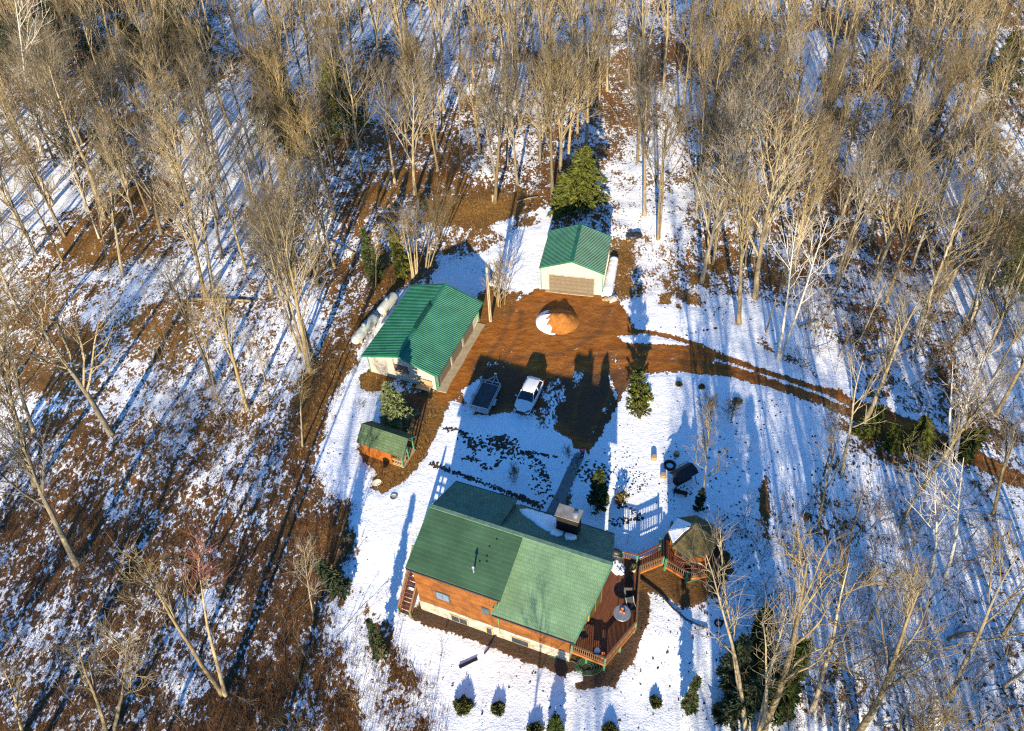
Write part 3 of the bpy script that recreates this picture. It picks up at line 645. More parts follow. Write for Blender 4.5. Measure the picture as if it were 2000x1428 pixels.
# golden window bands of the prow
GOLD = M("golden_frame", (.40, .22, .05), .55, (.5, .3, .09)); AMB = Mglass("amber_glass", (.09, .085, .03), .15)
p0 = np.array([xr, yf + .6]); p1 = np.array([xr + 1., 0.]); dv = (p1 - p0) / np.linalg.norm(p1 - p0); nv = np.array([dv[1], -dv[0]])
Lw = np.linalg.norm(p1 - p0)
for t0, t1, zlo in ((.10, .44, 1.5), (.52, .96, 1.25)):
    q0 = p0 + dv * Lw * t0 + nv * .03; q1 = p0 + dv * Lw * t1 + nv * .03
    ztop = lambda q: zf_main(q[1]) - .55
    def pan(o, a, b_, z0, k=0.):
        qa = a + nv * o; qb = b_ + nv * o
        v = [(*qa, z0 + k), (*qb, z0 + k), (*qb, ztop(b_) - k), (*qa, ztop(a) - k)]; w_ = [(x - nv[0] * .06, y - nv[1] * .06, z) for x, y, z in v]
        m_ = MB(); m_.add(v + w_, [(0, 1, 2, 3), (7, 6, 5, 4), (0, 4, 5, 1), (1, 5, 6, 2), (2, 6, 7, 3), (3, 7, 4, 0)]); return m_
    f = pan(.04, q0, q1, zlo).obj("window", GOLD, ho)
    qm = (q0 + q1) / 2
    pan(.07, q0 + dv * .12, qm - dv * .05, zlo, .13).obj("pane", AMB, f); pan(.07, qm + dv * .05, q1 - dv * .12, zlo, .13).obj("pane", AMB, f)

# snow lying on the north roof
def roof_snow(label, pts, zfun, th, seed):
    P = np.array(pts, float); n0 = len(P); q_ = []
    for i in range(n0):
        a, b_, c_, d_ = P[(i - 1) % n0], P[i], P[(i + 1) % n0], P[(i + 2) % n0]
        for t in np.arange(0, 1, .2): q_.append(.5 * (2 * b_ + (c_ - a) * t + (2 * a - 5 * b_ + 4 * c_ - d_) * t * t + (3 * b_ - a - 3 * c_ + d_) * t ** 3) + np.array([random.gauss(0, .03), random.gauss(0, .03)]))
    P = np.array(q_); c = P.mean(0); mb = MB(); v = []; K = 5; n = len(P)
    for k in range(K + 1):
        f = 1 - (k / K) ** 1.4 * .96
        for i, p in enumerate(P):
            q = c + (p - c) * f; h = th * (1 - f ** 3) ** .6 * (.6 + .9 * float(fbm(q[0] * 1.7 + 20, q[1] * 1.7 + 20, 1., seed))) if k else -.03
            v.append(HL(q[0], q[1], zfun(q[1]) + h + .03))
    fs = [(k * n + i, k * n + (i + 1) % n, (k + 1) * n + (i + 1) % n, (k + 1) * n + i) for k in range(K) for i in range(n)] + [tuple(K * n + i for i in range(n))]
    mb.add(v, fs); return tag(mb.obj("snow_patch", SNOW, smooth=True), label, "snow patch", "snow patches left on the roofs")
zb = lambda ly: zf_main(ly) - .02
roof_snow("large patch of old snow beside the chimney on the rear roof slope", [(-.95, 3.6), (-.5, 4.15), (.4, 4.2), (1.2, 4.25), (2.0, 4.15), (2.45, 3.5), (2.5, 2.5), (2.2, 1.75), (1.4, 2.0), (.6, 2.5), (-.2, 2.9)], zb, .16, 1)
roof_snow("small lump of snow at the uphill foot of the chimney", [(2.35, 1.75), (2.5, 2.4), (3.2, 2.42), (3.3, 1.9), (3.0, 1.45), (2.6, 1.4)], zb, .2, 2)
roof_snow("little round lump of snow by the right corner of the chimney foot", [(3.4, 2.0), (3.5, 2.42), (4.2, 2.42), (4.35, 1.9), (4.1, 1.5), (3.7, 1.45)], zb, .2, 3)

# ---- railings helper (world or local coordinates)
def railing(parent, pts, zf, h=.95, rail=RAILW, posts=GREEN_TRIM, name="railing", bal=RAILW, step=.16, post=True, lean=None):
    mb = MB(); pm = []
    for a, b_ in zip(pts[:-1], pts[1:]):
        a = np.array(a, float); b_ = np.array(b_, float); za, zb_ = (zf, zf) if np.isscalar(zf) else (zf(*a), zf(*b_))
        A = np.array([*a, za]); B = np.array([*b_, zb_]); Ln = np.linalg.norm(B - A)
        mb.bar(A + (0, 0, h), B + (0, 0, h), .14, .05); mb.bar(A + (0, 0, h - .1), B + (0, 0, h - .1), .05, .08); mb.bar(A + (0, 0, .1), B + (0, 0, .1), .05, .08)
        n = int(Ln / step)
        for k in range(1, n):
            q = A + (B - A) * k / n; mb.box(q + (0, 0, h / 2), (.045, .045, h - .2))
    r_ = mb.obj(name, rail, parent)
    if post:
        P = [np.array(p, float) for p in pts]; allp = []
        for a, b_ in zip(P[:-1], P[1:]):
            n = max(1, int(np.hypot(*(b_ - a)) / 1.9)); allp += [a + (b_ - a) * k / n for k in range(n)]
        allp.append(P[-1])
        for p in allp:
            z = zf if np.isscalar(zf) else zf(*p)
            m_ = MB(); m_.box((p[0], p[1], z + h / 2 - .05), (.12, .12, h + .14)); m_.obj("railing_post", posts, parent)
    return r_
# ---- deck
DZ = .92
dk = thing("deck", "red brown timber deck with railings wrapped round the pointed end of the house", "deck", (hx0, hy0, 0), ha)
poly = [(xr + .04, -4.50), (8.87, -4.60), (10.22, -1.05), (9.23, 3.52), (8.79, 4.40), (7.58, 4.32), (xr + .04, 4.2)]
mb = MB(); mb.prism(poly, DZ - .05, DZ); mb.obj("deck_floor", DECKW, dk)
mb = MB()
for a, b_ in zip(poly[:-1], poly[1:]): mb.bar((*a, DZ - .2), (*b_, DZ - .2), .05, .27)
mb.obj("rim_joist", RIMW, dk)
railing(dk, [(xr + .12, -4.48), (8.84, -4.56), (10.17, -1.05), (9.22, 3.38)], DZ)
railing(dk, [(8.76, 4.36), (7.60, 4.28)], DZ)
for x, y in ((8.8, -4.5), (10.1, -1.05), (9.2, 3.4), (7.6, 4.2), (9.5, -2.8), (9.7, 1.2), (7.4, -4.45)):
    m_ = MB(); m_.box((x, y, .15), (.15, .15, 1.4)); m_.obj("deck_post", GREEN_TRIM, dk)

# ---- stairs at the left gable
stt = thing("staircase", "narrow red brown wooden staircase with railings on the left gable wall of the house", "staircase", (hx0, hy0, 0), ha)
S0, S1, sz0, sz1 = -5.75, -2.1, -.35, 3.15
zs = lambda x, y: sz0 + (sz1 - sz0) * (y - S0) / (S1 - S0)
nst = 15
for k in range(nst):
    y = S0 + (k + .5) * (S1 - S0) / nst; mb = MB(); mb.box((-7.15, y, sz0 + (k + 1) * (sz1 - sz0) / nst - .03), (.92, (S1 - S0) / nst + .03, .045)); mb.obj("tread", DECKW, stt)
for x in (-7.64, -6.66): mb = MB(); mb.bar((x, S0 - .1, sz0 + .02), (x, S1, sz1 - .05), .06, .28); mb.obj("stringer", RIMW, stt)
for x in (-7.66, -6.64): railing(stt, [(x, S0), (x, S1)], zs, .9, name="railing")
mb = MB(); mb.box((-7.15, -1.55, sz1 - .05), (1.1, 1.2, .08)); mb.obj("landing", DECKW, stt)
for x in (-7.6, -6.7): mb = MB(); mb.box((x, -1.1, 1.2), (.13, .13, 3.8)); mb.obj("landing_post", GREEN_TRIM, stt)
for k in (13, 11, 9, 6):
    y = S0 + (k + .4) * (S1 - S0) / nst
    if k < 12: 
        q = HL(-7.12, y, sz0 + (k + 1) * (sz1 - sz0) / nst + .005); mb = MB(); mb.blob((0, 0, 0), (random.uniform(.2, .32), .09, .05), k, amp=.3)
        o = mb.obj("snow_strip", SNOW, smooth=True); o.location = q; o.rotation_euler = (0, 0, ha)
        tag(o, {11: "topmost strip of snow on the staircase treads", 9: "middle strip of snow on the staircase treads", 6: "lowest strip of snow on the staircase treads"}[k], "snow strip", "snow strips on the stairs")

# ---- footbridge to the gazebo
GC = np.array([13.5, 33.62]); GA = RZ(-17)
br_ = thing("footbridge", "short railed footbridge of brown boards joining the deck to the gazebo", "footbridge", (hx0, hy0, 0), ha)
A0, A1, B0, B1 = (9.23, 3.52), (10.75, 4.95), (8.79, 4.40), (10.2, 5.95)
mb = MB(); mb.prism([A0, A1, B1, B0], DZ - .07, DZ - .02); mb.obj("bridge_floor", DECKW, br_)
mb = MB(); mb.bar((*A0, DZ - .2), (*A1, DZ - .2), .05, .25); mb.bar((*B0, DZ - .2), (*B1, DZ - .2), .05, .25); mb.obj("rim_joist", RIMW, br_)
railing(br_, [A0, A1], DZ); railing(br_, [B0, B1], DZ, rail=M("red_rail", (.09, .028, .02), .7, (.14, .05, .035)))
# ---- gazebo
gz = thing("gazebo", "eight sided wooden gazebo with weathered shingle roof standing on green posts", "gazebo", (GC[0], GC[1], 0), 0)
octp = lambda r, k, a0=GA: (r * math.cos(a0 + k * math.pi / 4), r * math.sin(a0 + k * math.pi / 4))
GZ = .78; RO_ = 2.5; RI = 1.62
mb = MB(); mb.prism([octp(RO_, k) for k in range(8)], GZ - .06, GZ); mb.obj("gazebo_floor", DECKW, gz)
mb = MB()
for k in range(8): mb.bar((*octp(RO_, k), GZ - .2), (*octp(RO_, k + 1), GZ - .2), .06, .28)
mb.obj("rim_joist", RIMW, gz)
ks = list(range(8))
railing(gz, [octp(RO_ - .04, k) for k in (4.5, 5, 6, 7, 8, 9, 10, 11)] if False else [octp(RO_ - .04, k) for k in (5, 6, 7, 8, 9, 10)], GZ, .9, post=False)
for k in range(8):
    x, y = octp(RO_ - .02, k)
    mb = MB(); mb.box((x, y, GZ / 2 + .38), (.15, .15, GZ + 1.25), rz=GA + k * math.pi / 4); mb.obj("gazebo_post", GREEN_TRIM, gz)
for k in (5, 6, 7):
    a, b_ = octp(RO_ - .05, k), octp(RO_ - .05, k + 1); mb = MB()
    if k == 6: mb.bar((*a, -.05), (*b_, GZ - .25), .07, .07); mb.obj("brace", GREEN_TRIM, gz)
for k in range(8):
    mb = MB(); x, y = octp(RI, k); mb.box((x, y, (GZ + 3.1) / 2), (.12, .12, 3.1 - GZ), rz=GA + k * math.pi / 4); mb.obj("wall_post", ORANGEW, gz)
SCREEN = M("screen_mesh", (.02, .022, .022), .6, (.035, .038, .036), spec=.4)
for k in range(8):
    a, b_ = np.array(octp(RI - .02, k)), np.array(octp(RI - .02, k + 1))
    if k != 3:
        mb = MB(); mb.bar((*a, GZ + .48), (*b_, GZ + .48), .05, .92); mb.obj("wall_panel", ORANGEW, gz)
        mb = MB(); u0, u1 = a + (b_ - a) * .04, b_ - (b_ - a) * .04
        if k == 6: mb.bar((*u0, GZ + 1.62), (*u1, GZ + 1.62), .05, 1.34); mb.obj("wall_panel", ORANGEW, gz)
        else:
            mb.bar((*u0, GZ + 1.60), (*u1, GZ + 1.60), .03, 1.30); sc_ = mb.obj("screen", SCREEN, gz)
            mb = MB(); mb.bar((*((u0 + u1) / 2), GZ + 1.0), (*((u0 + u1) / 2), GZ + 2.25), .06, .06); mb.bar((*a, GZ + .98), (*b_, GZ + .98), .09, .07); mb.obj("screen_frame", RAILW, sc_)
inner = [octp(RI + .16, k) for k in (5, 6, 7, 8)]
railing(gz, inner, GZ, .82, rail=M("red_rail", (.1, .03, .02)), post=False)
mb = MB(); RE, ZE_, ZP_ = 2.02, 3.0, 4.55
for k in range(8):
    a, b_ = octp(RE, k), octp(RE, k + 1); mb.slab([(0, 0, ZP_), (*a, ZE_), (*b_, ZE_)], .09)
    mb.bar((0, 0, ZP_ + .03), (*a, ZE_ + .03), .12, .05, mi=1)
ro = mb.obj("roof", [CEDAR, CEDAR_CAP], gz)
mb = MB(); mb.lathe([(.30, -.12), (.32, .05), (.22, .14), (.16, .3), (.06, .38)], (0, 0, ZP_), 10); mb.obj("finial", CEDAR_CAP, ro)
# snow on two faces
for k, lab in ((3, "sheet of snow on the shaded rear left face of the gazebo roof"), (4, "sheet of snow on the gazebo roof face next to the footbridge")):
    a, b_ = np.array([*octp(RE, k), ZE_]), np.array([*octp(RE, k + 1), ZE_]); t = np.array([0, 0, ZP_]); m_ = MB()
    def lerp(u, v): 
        e = a + (b_ - a) * u; return t + (e - t) * v
    up_ = np.array([0, 0, .06])
    pts = [lerp(.03, .98), lerp(.97, .98), lerp(.95, .5), lerp(.8, .3), lerp(.45, .2), lerp(.05, .24)] if k == 3 else [lerp(.03, .98), lerp(.75, .96), lerp(.66, .7), lerp(.5, .5), lerp(.35, .28), lerp(.05, .22)]
    m_.slab([p + up_ * 1.3 for p in pts], .07); o = m_.obj("snow_sheet", SNOW); o.location = (GC[0], GC[1], .02)
    tag(o, lab, "snow sheet", "snow sheets on the gazebo roof")

# ---- playhouse
ph = thing("playhouse", "tiny orange playhouse with moss green roof and a railed porch on one end", "playhouse", (-14.19, 46.0, 0), RZ(-25.9))
Lp, Lw_, Wd = 4.34, 3.17, 2.18
mb = MB(); hw = 2.05; hp_ = 3.05
v = []
for x in (0, Lw_): v += [(x, 0, -.1), (x, Wd, -.1), (x, Wd, hw), (x, Wd / 2, hp_), (x, 0, hw)]
mb.add(v, [(4, 3, 2, 1, 0), (5, 6, 7, 8, 9), (0, 1, 6, 5), (1, 2, 7, 6), (2, 3, 8, 7), (3, 4, 9, 8), (4, 0, 5, 9)]); mb.obj("wall", ORANGEW, ph)
for s_, y in ((-1, -.27), (1, Wd + .27)):
    mb = MB(); mb.slab([(-.12, Wd / 2, 3.2), (Lp + .3, Wd / 2, 3.2), (Lp + .3, y, 2.0), (-.12, y, 2.0)], .1); mb.obj("roof", ROOF_MOSS, ph)
mb = MB(); mb.box((Lw_ + .6, Wd / 2, .12), (1.2, Wd + .02, .12)); mb.obj("porch_floor", TAN, ph)
for x, y in ((Lp - .08, .06), (Lp - .08, Wd - .06), (Lp - .08, Wd / 2)):
    mb = MB(); mb.box((x, y, 1.05), (.11, .11, 2.0)); mb.obj("porch_post", GREEN_TRIM, ph)
railing(ph, [(Lw_ + .05, .06), (Lp - .08, .06)], .16, .75, post=False, rail=TAN); railing(ph, [(Lp - .08, .06), (Lp - .08, .8)], .16, .75, post=False, rail=TAN)
for y in (.1, Wd - .1): mb = MB(); mb.bar((Lp - .06, y, 1.5), (Lp - .06, Wd / 2 + (.3 if y > 1 else -.3), 2.5), .08, .08); mb.obj("gable_brace", GREEN_TRIM, ph)
mb = MB(); mb.box((Lw_ + .03, Wd / 2, .95), (.06, .75, 1.6)); mb.obj("door", M("teal_door", (.03, .09, .09), .6), ph)

# ================================================================== PROPS
def gp(px, py, dz=0.):
    p = G(px, py); return np.array([p[0], p[1], p[2] + dz])
# ---- car
WHITE = M("white_paint", (.62, .63, .64), .25, (.66, .67, .68), scale=2, spec=.5)
CARGL = Mglass("car_glass", (.012, .016, .03), .05)
car = thing("parked_car", "white compact crossover car parked nose first at the snowy lawn edge", "car", (1.43, 51.4, 0), RZ(-23.6))
def loft(mb, secs, ring):
    n = None; v = []
    for s_ in secs:
        r = ring(*s_); n = len(r); v += r
    k = len(secs)
    fs = [(i * n + j, i * n + (j + 1) % n, (i + 1) * n + (j + 1) % n, (i + 1) * n + j) for i in range(k - 1) for j in range(n)]
    fs += [tuple(range(n - 1, -1, -1)), tuple((k - 1) * n + j for j in range(n))]
    mb.add(v, fs)
def ring(y, w, zb): return [(x, y, z) for x, z in ((-w * .9, .27), (-w, .5), (-w * 1.0, zb - .22), (-w * .95, zb - .06), (-w * .8, zb), (-w * .4, zb + .03), (0, zb + .035), (w * .4, zb + .03), (w * .8, zb), (w * .95, zb - .06), (w * 1.0, zb - .22), (w, .5), (w * .9, .27))]
mb = MB(); loft(mb, [(-2.17, .50, .58), (-2.10, .70, .68), (-1.9, .82, .78), (-1.5, .88, .88), (-1.0, .90, .97), (-.3, .91, 1.0), (.8, .91, 1.02), (1.6, .90, 1.06), (1.95, .85, 1.06), (2.1, .78, .98), (2.17, .68, .78)], ring)
mb.obj("body", WHITE, car, smooth=True)
mb = MB(); 
gv = [(-.80, -1.02, .98), (.80, -1.02, .98), (.84, .4, 1.02), (.82, 2.0, 1.05), (-.82, 2.0, 1.05), (-.84, .4, 1.02), (-.60, -.22, 1.50), (.60, -.22, 1.50), (.62, .6, 1.54), (.58, 1.55, 1.49), (-.58, 1.55, 1.49), (-.62, .6, 1.54)]
mb.add(gv, [(0, 1, 7, 6), (1, 2, 8, 7), (2, 3, 9, 8), (3, 4, 10, 9), (4, 5, 11, 10), (5, 0, 6, 11), (6, 7, 8, 11), (11, 8, 9, 10)]); mb.obj("windows", CARGL, car)
mb = MB(); rv = []
for y, w_, z in ((-.26, .58, 1.505), (-.1, .63, 1.535), (.6, .66, 1.565), (1.3, .64, 1.545), (1.66, .59, 1.50)):
    rv.append([(x * w_, y, z - .03 * abs(x) ** 3) for x in (-1, -.6, 0, .6, 1)])
for i in range(4):
    for j in range(4): pass
mb.add([p for r_ in rv for p in r_] + [(x, y, z - .06) for r_ in rv for x, y, z in r_], [(i * 5 + j, i * 5 + j + 1, (i + 1) * 5 + j + 1, (i + 1) * 5 + j) for i in range(4) for j in range(4)] + [(25 + (i + 1) * 5 + j, 25 + (i + 1) * 5 + j + 1, 25 + i * 5 + j + 1, 25 + i * 5 + j) for i in range(4) for j in range(4)] + [(i * 5, (i + 1) * 5, 25 + (i + 1) * 5, 25 + i * 5) for i in range(4)] + [(i * 5 + 4, 25 + i * 5 + 4, 25 + (i + 1) * 5 + 4, (i + 1) * 5 + 4) for i in range(4)] + [(j + 1, j, 25 + j, 26 + j) for j in range(4)] + [(20 + j, 21 + j, 46 + j, 45 + j) for j in range(4)])
mb.obj("roof", WHITE, car, smooth=True)
for a, b_ in (((-.81, -1.0, .99), (-.61, -.22, 1.51)), ((.81, -1.0, .99), (.61, -.22, 1.51)), ((-.85, .45, 1.02), (-.635, .5, 1.54)), ((.85, .45, 1.02), (.635, .5, 1.54)), ((-.82, 1.75, 1.06), (-.6, 1.45, 1.51)), ((.82, 1.75, 1.06), (.6, 1.45, 1.51))):
    mb = MB(); mb.bar(a, b_, .07, .05); mb.obj("pillar", WHITE, car)
for sx in (-1, 1):
    for y in (-1.32, 1.32):
        mb = MB(); mb.tube([(sx * .74, y, .33), (sx * .93, y, .33)], .33, 18); wh = mb.obj("wheel", RUBBER, car)
        mb = MB(); mb.tube([(sx * .90, y, .33), (sx * .945, y, .33)], .2, 12); mb.obj("rim", GALV, wh)
    mb = MB(); mb.blob((sx * 1.0, -.72, 1.05), (.11, .07, .08), 3, 8, 6, .05); mb.obj("mirror", WHITE, car, smooth=True)
    mb = MB(); mb.bar((sx * .50, -2.10, .70), (sx * .83, -1.85, .76), .12, .10); mb.obj("headlight", M("headlight_glass", (.03, .03, .035), .1, (.10, .10, .11), spec=.6), car)
    mb = MB(); mb.box((sx * .72, 2.12, .85), (.26, .06, .16)); mb.obj("taillight", M("red_lens", (.25, .01, .01), .2), car)
mb = MB(); mb.bar((-.46, -2.17, .60), (.46, -2.17, .60), .06, .12); mb.bar((-.5, -2.15, .68), (-.12, -2.19, .50), .05, .05); mb.bar((.5, -2.15, .68), (.12, -2.19, .50), .05, .05); mb.obj("grille", BLACK, car)
mb = MB(); mb.box((0, -2.14, .36), (1.2, .08, .14)); mb.obj("bumper", BLACK, car)

# ---- utility trailer
tr = thing("utility_trailer", "grey open utility trailer with a wire mesh tailgate beside the white car", "trailer", (-3.42, 50.0, 0), RZ(-22.3))
GREYS = M("grey_steel", (.30, .31, .32), .5, (.40, .41, .42), spec=.5)
mb = MB()
for k in range(9): mb.box((-.80 + k * .20, 1.75, .50), (.185, 3.4, .05))
mb.obj("bed", M("grey_planks", (.035, .035, .038), .85, (.09, .09, .095), scale=2, stretch=(6, .6, 1)), tr)
mb = MB()
for x in (-.95, .95):
    mb.bar((x, 0, .46), (x, 3.5, .46), .07, .1); mb.bar((x, 0, .92), (x, 3.5, .92), .06, .06); mb.bar((x, .02, .70), (x, 3.5, .70), .03, .03)
    for y in (.03, .9, 1.75, 2.6, 3.47): mb.box((x, y, .7), (.05, .05, .48))
mb.bar((-.95, 3.5, .92), (.95, 3.5, .92), .06, .06); mb.bar((-.95, 3.5, .46), (.95, 3.5, .46), .07, .1)
mb.obj("side_rail", GREYS, tr)
mb = MB(); 
for z in (.42, 1.15): mb.bar((-.93, -.08, z), (.93, -.08, z), .05, .05)
for x in (-.93, 0, .93): mb.bar((x, -.08, .42), (x, -.08, 1.15), .05, .05)
for k in range(1, 8): mb.bar((-.93, -.08, .42 + k * .091), (.93, -.08, .42 + k * .091), .02, .02)
for k in range(1, 19): mb.bar((-.93 + k * .098, -.08, .42), (-.93 + k * .098, -.08, 1.15), .012, .012)
mb.obj("tailgate", M("mesh_steel", (.42, .43, .45), .5, (.52, .53, .55)), tr)
for sx in (-1, 1):
    mb = MB(); mb.tube([(sx * 1.04, 1.45, .32), (sx * 1.24, 1.45, .32)], .31, 16); wh = mb.obj("wheel", RUBBER, tr)
    mb = MB(); mb.tube([(sx * 1.22, 1.45, .32), (sx * 1.26, 1.45, .32)], .15, 10); mb.obj("rim", GALV, wh)
    mb = MB(); 
    arc = [(1.45 + .40 * math.cos(a), .32 + .40 * math.sin(a)) for a in np.linspace(.25, math.pi - .25, 7)]
    for p, q in zip(arc[:-1], arc[1:]): mb.bar((sx * 1.13, *p), (sx * 1.13, *q), .27, .03)
    mb.obj("fender", GREYS, tr)
mb = MB(); mb.bar((-.9, 3.5, .45), (0, 4.7, .45), .08, .1); mb.bar((.9, 3.5, .45), (0, 4.7, .45), .08, .1); mb.bar((0, 3.5, .45), (0, 4.85, .45), .08, .1); mb.obj("tongue", GREYS, tr)
mb = MB(); mb.tube([(0, 4.5, .02), (0, 4.5, 1.05)], .045, 8); mb.bar((0, 4.5, 1.05), (.2, 4.5, 1.05), .03, .03); mb.obj("jack", GALV, tr)

# ---- propane tanks
TANK = M("tank_white", (.34, .36, .33), .5, (.50, .52, .48), scale=2.2, spec=.4, lo=.3, hi=.7)
TANKG = M("tank_stained", (.16, .19, .19), .6, (.50, .54, .50), scale=1.4, lo=.35, hi=.6)
def tank(label, a, b_, r, m):
    a = np.array(a); b_ = np.array(b_); L_ = np.hypot(*(b_ - a)); c = (a + b_) / 2; rz = math.atan2(*(b_ - a)[::-1])
    t = thing("propane_tank", label, "tank", (c[0], c[1], 0), rz, "propane tanks behind the workshop")
    mb = MB(); q = np.linspace(-1, 1, 17); xs = []; rs = []
    h = L_ / 2
    for a_ in np.linspace(-math.pi / 2, 0, 6)[:-1]: xs.append(-h + r + r * math.sin(a_) * 1.0); rs.append(max(.02, r * math.cos(a_)))
    xs += [-h + r, -.02, .02, h - r]; rs += [r, r, r, r]
    for a_ in np.linspace(0, math.pi / 2, 6)[1:]: xs.append(h - r + r * math.sin(a_)); rs.append(max(.02, r * math.cos(a_)))
    mb.tube([(x, 0, .35 + r) for x in xs], rs, 20); mb.obj("tank_shell", m, t, smooth=True)
    mb = MB(); mb.lathe([(.22, -.06), (.22, .16), (.18, .24), (.05, .28)], (0, 0, .35 + 2 * r), 14); mb.obj("valve_dome", GALV, t)
    for x in (-h * .55, h * .55):
        mb = MB(); mb.box((x, 0, .2), (.18, r * 1.4, .5)); mb.obj("saddle", CONC, t)
tank("grey stained propane tank, longer and nearer of the two behind the workshop", (-16.15, 59.75), (-14.05, 63.6), .52, TANKG)
tank("clean pale propane tank lying beyond the stained tank behind the workshop", (-13.75, 64.05), (-12.15, 66.9), .52, TANK)

# ---- heap of clay with snow
dp = gp(1090, 628); heap = thing("dirt_pile", "orange clay heap with snow on its left side in front of the garage", "dirt pile", (dp[0], dp[1], 0))
def hp_h(x, y):
    r = math.hypot(x / 2.3, y / 2.1); q = max(1.05 * (1 - (math.hypot((x + .55) / 1.9, (y - .1) / 1.8)) ** 1.25), 1.15 * (1 - (math.hypot((x - .45) / 1.85, y / 1.9)) ** 1.2), .5 * (1 - r ** 2)); return max(0, q) + (float(fbm(x + 30, y + 30, .9, 3)) - .5) * .55 * max(0, 1 - r ** 3)
mb = MB(); nn_ = 31; v = []; 
for i in range(nn_):
    for j in range(nn_):
        x, y = (i / 15. - 1) * 2.6, (j / 15. - 1) * 2.4; v.append((x, y, hp_h(x, y) - .06))
mb.add(v, [(i * nn_ + j, (i + 1) * nn_ + j, (i + 1) * nn_ + j + 1, i * nn_ + j + 1) for i in range(nn_ - 1) for j in range(nn_ - 1)])
mb.obj("clay_mound", M("clay", (.25, .085, .014), .95, (.40, .16, .032), scale=3, bump=.6, bscale=8), heap, smooth=True)
mb = MB(); v = []; fs = []; K = 22
for i in range(K + 1):
    a = 2.0 + i / K * 2.5
    for j in range(7):
        r0 = .46 + .12 * math.sin(i * 1.3) + .05 * math.sin(i * 2.9) ; r = 1.02 - (j / 6) * (1.02 - r0 - .45 * (abs(i / K - .45) * 2) ** 1.5 * .8)
        x, y = 2.3 * r * math.cos(a), 2.1 * r * math.sin(a); e = min(1, 3 * min(i, K - i) / K) * math.sin(math.pi * min(1, (j + .2) / 6.4))
        v.append((x, y, hp_h(x, y) + .16 * e - .04))
fs = [(i * 7 + j, (i + 1) * 7 + j, (i + 1) * 7 + j + 1, i * 7 + j + 1) for i in range(K) for j in range(6)]
mb.add(v, fs); mb.obj("snow_cover", SNOW, heap, smooth=True)

# ---- snow slid off the garage roof, and its blocks
p0, p1 = gp(1184, 582), gp(1200, 505); mb = MB(); K = 26; v = []
dirv = (p1 - p0)[:2]; Ls = np.hypot(*dirv); dirv /= Ls; nrm = np.array([dirv[1], -dirv[0]])
for i in range(K + 1):
    t = i / K; c = p0[:2] + dirv * Ls * t; wd = (.62 - .14 * t) * (1 if 0 < i < K else .6); hh = (.62 if 0 < i < K else .25) + random.uniform(-.05, .05)
    for j in range(9):
        a = math.pi * j / 8; q = c + nrm * wd * math.cos(a) * (1 + random.uniform(-.05, .05)); v.append((*q, hh * math.sin(a) ** .6 - .03 + .02 * random.random()))
mb.add(v, [(i * 9 + j, (i + 1) * 9 + j, (i + 1) * 9 + j + 1, i * 9 + j + 1) for i in range(K) for j in range(8)])
tag(mb.obj("snow_bank", SNOW, smooth=True), "long ridge of white snow slid against the right wall of the garage", "snow bank")
for k, (px, py, lab) in enumerate(((1196, 587, "larger pale concrete block at the near end of the snow ridge"), (1184, 586, "smaller pale block between the garage corner and the snow ridge"))):
    p = gp(px, py); mb = MB(); s_ = 1 - .35 * k
    mb.box((0, 0, .2 * s_), (.75 * s_, .45 * s_, .4 * s_)); mb.box((.1, .05, .42 * s_), (.4 * s_, .3 * s_, .08)); mb.box((-.28 * s_, -.2, .1), (.3, .2, .2))
    o = mb.obj("concrete_block", TAN if k else M("pale_block", (.42, .37, .3), .9, (.5, .45, .38)), label=lab); o.location = p; o.rotation_euler = (0, 0, .3 - k); o["category"] = "block"; o["group"] = "blocks by the garage"

# ---- utility pole
p = gp(958, 627); up = thing("utility_pole", "pale wooden utility pole standing between the workshop and the garage", "pole", p)
mb = MB(); mb.tube([(0, 0, -.3), (0.02, 0, 3.5), (.05, 0, 7.4)], [.17, .15, .12], 10); mb.obj("pole", M("pole_wood", (.30, .24, .15), .9, (.40, .33, .22), scale=2, stretch=(4, 4, .4)), up)
mb = MB(); mb.box((.0, -.17, 6.6), (.18, .14, .34)); mb.obj("meter_box", GALV, up)
mb = MB(); mb.tube([(.0, -.15, 6.4), (.02, -.17, .2)], .025, 5); mb.obj("conduit", DARKMETAL, up)
# ---- satellite dish
p = gp(738, 953); sd = thing("satellite_dish", "round grey satellite dish on a short post between house and playhouse", "satellite dish", p, .35)
mb = MB(); mb.tube([(0, 0, -.1), (0, 0, 1.05), (0, -.12, 1.2)], .035, 8); mb.obj("mast", GALV, sd)
mb = MB(); K = 5; v = []; n = 18
for i in range(K + 1):
    r = .42 * i / K
    for j in range(n):
        a = j / n * 2 * math.pi; v.append((r * math.cos(a), -.22 + .12 * (i / K) ** 2 * -1 + .0, r * 1.12 * math.sin(a) + 1.25))
bk = [(x, y + .03, z) for x, y, z in v]
mb.add(v + bk, [(i * n + j, i * n + (j + 1) % n, (i + 1) * n + (j + 1) % n, (i + 1) * n + j) for i in range(K) for j in range(n)] + [((K + 1) * n + (i + 1) * n + j, (K + 1) * n + (i + 1) * n + (j + 1) % n, (K + 1) * n + i * n + (j + 1) % n, (K + 1) * n + i * n + j) for i in range(K) for j in range(n)])
dsh = mb.obj("dish", M("dish_grey", (.28, .28, .26), .5, (.34, .34, .32)), sd, smooth=True)
mb = MB(); mb.bar((0, -.2, .85), (0, -.72, 1.1), .03, .03); mb.box((0, -.74, 1.15), (.09, .12, .09)); mb.obj("feed_arm", DARKMETAL, sd)
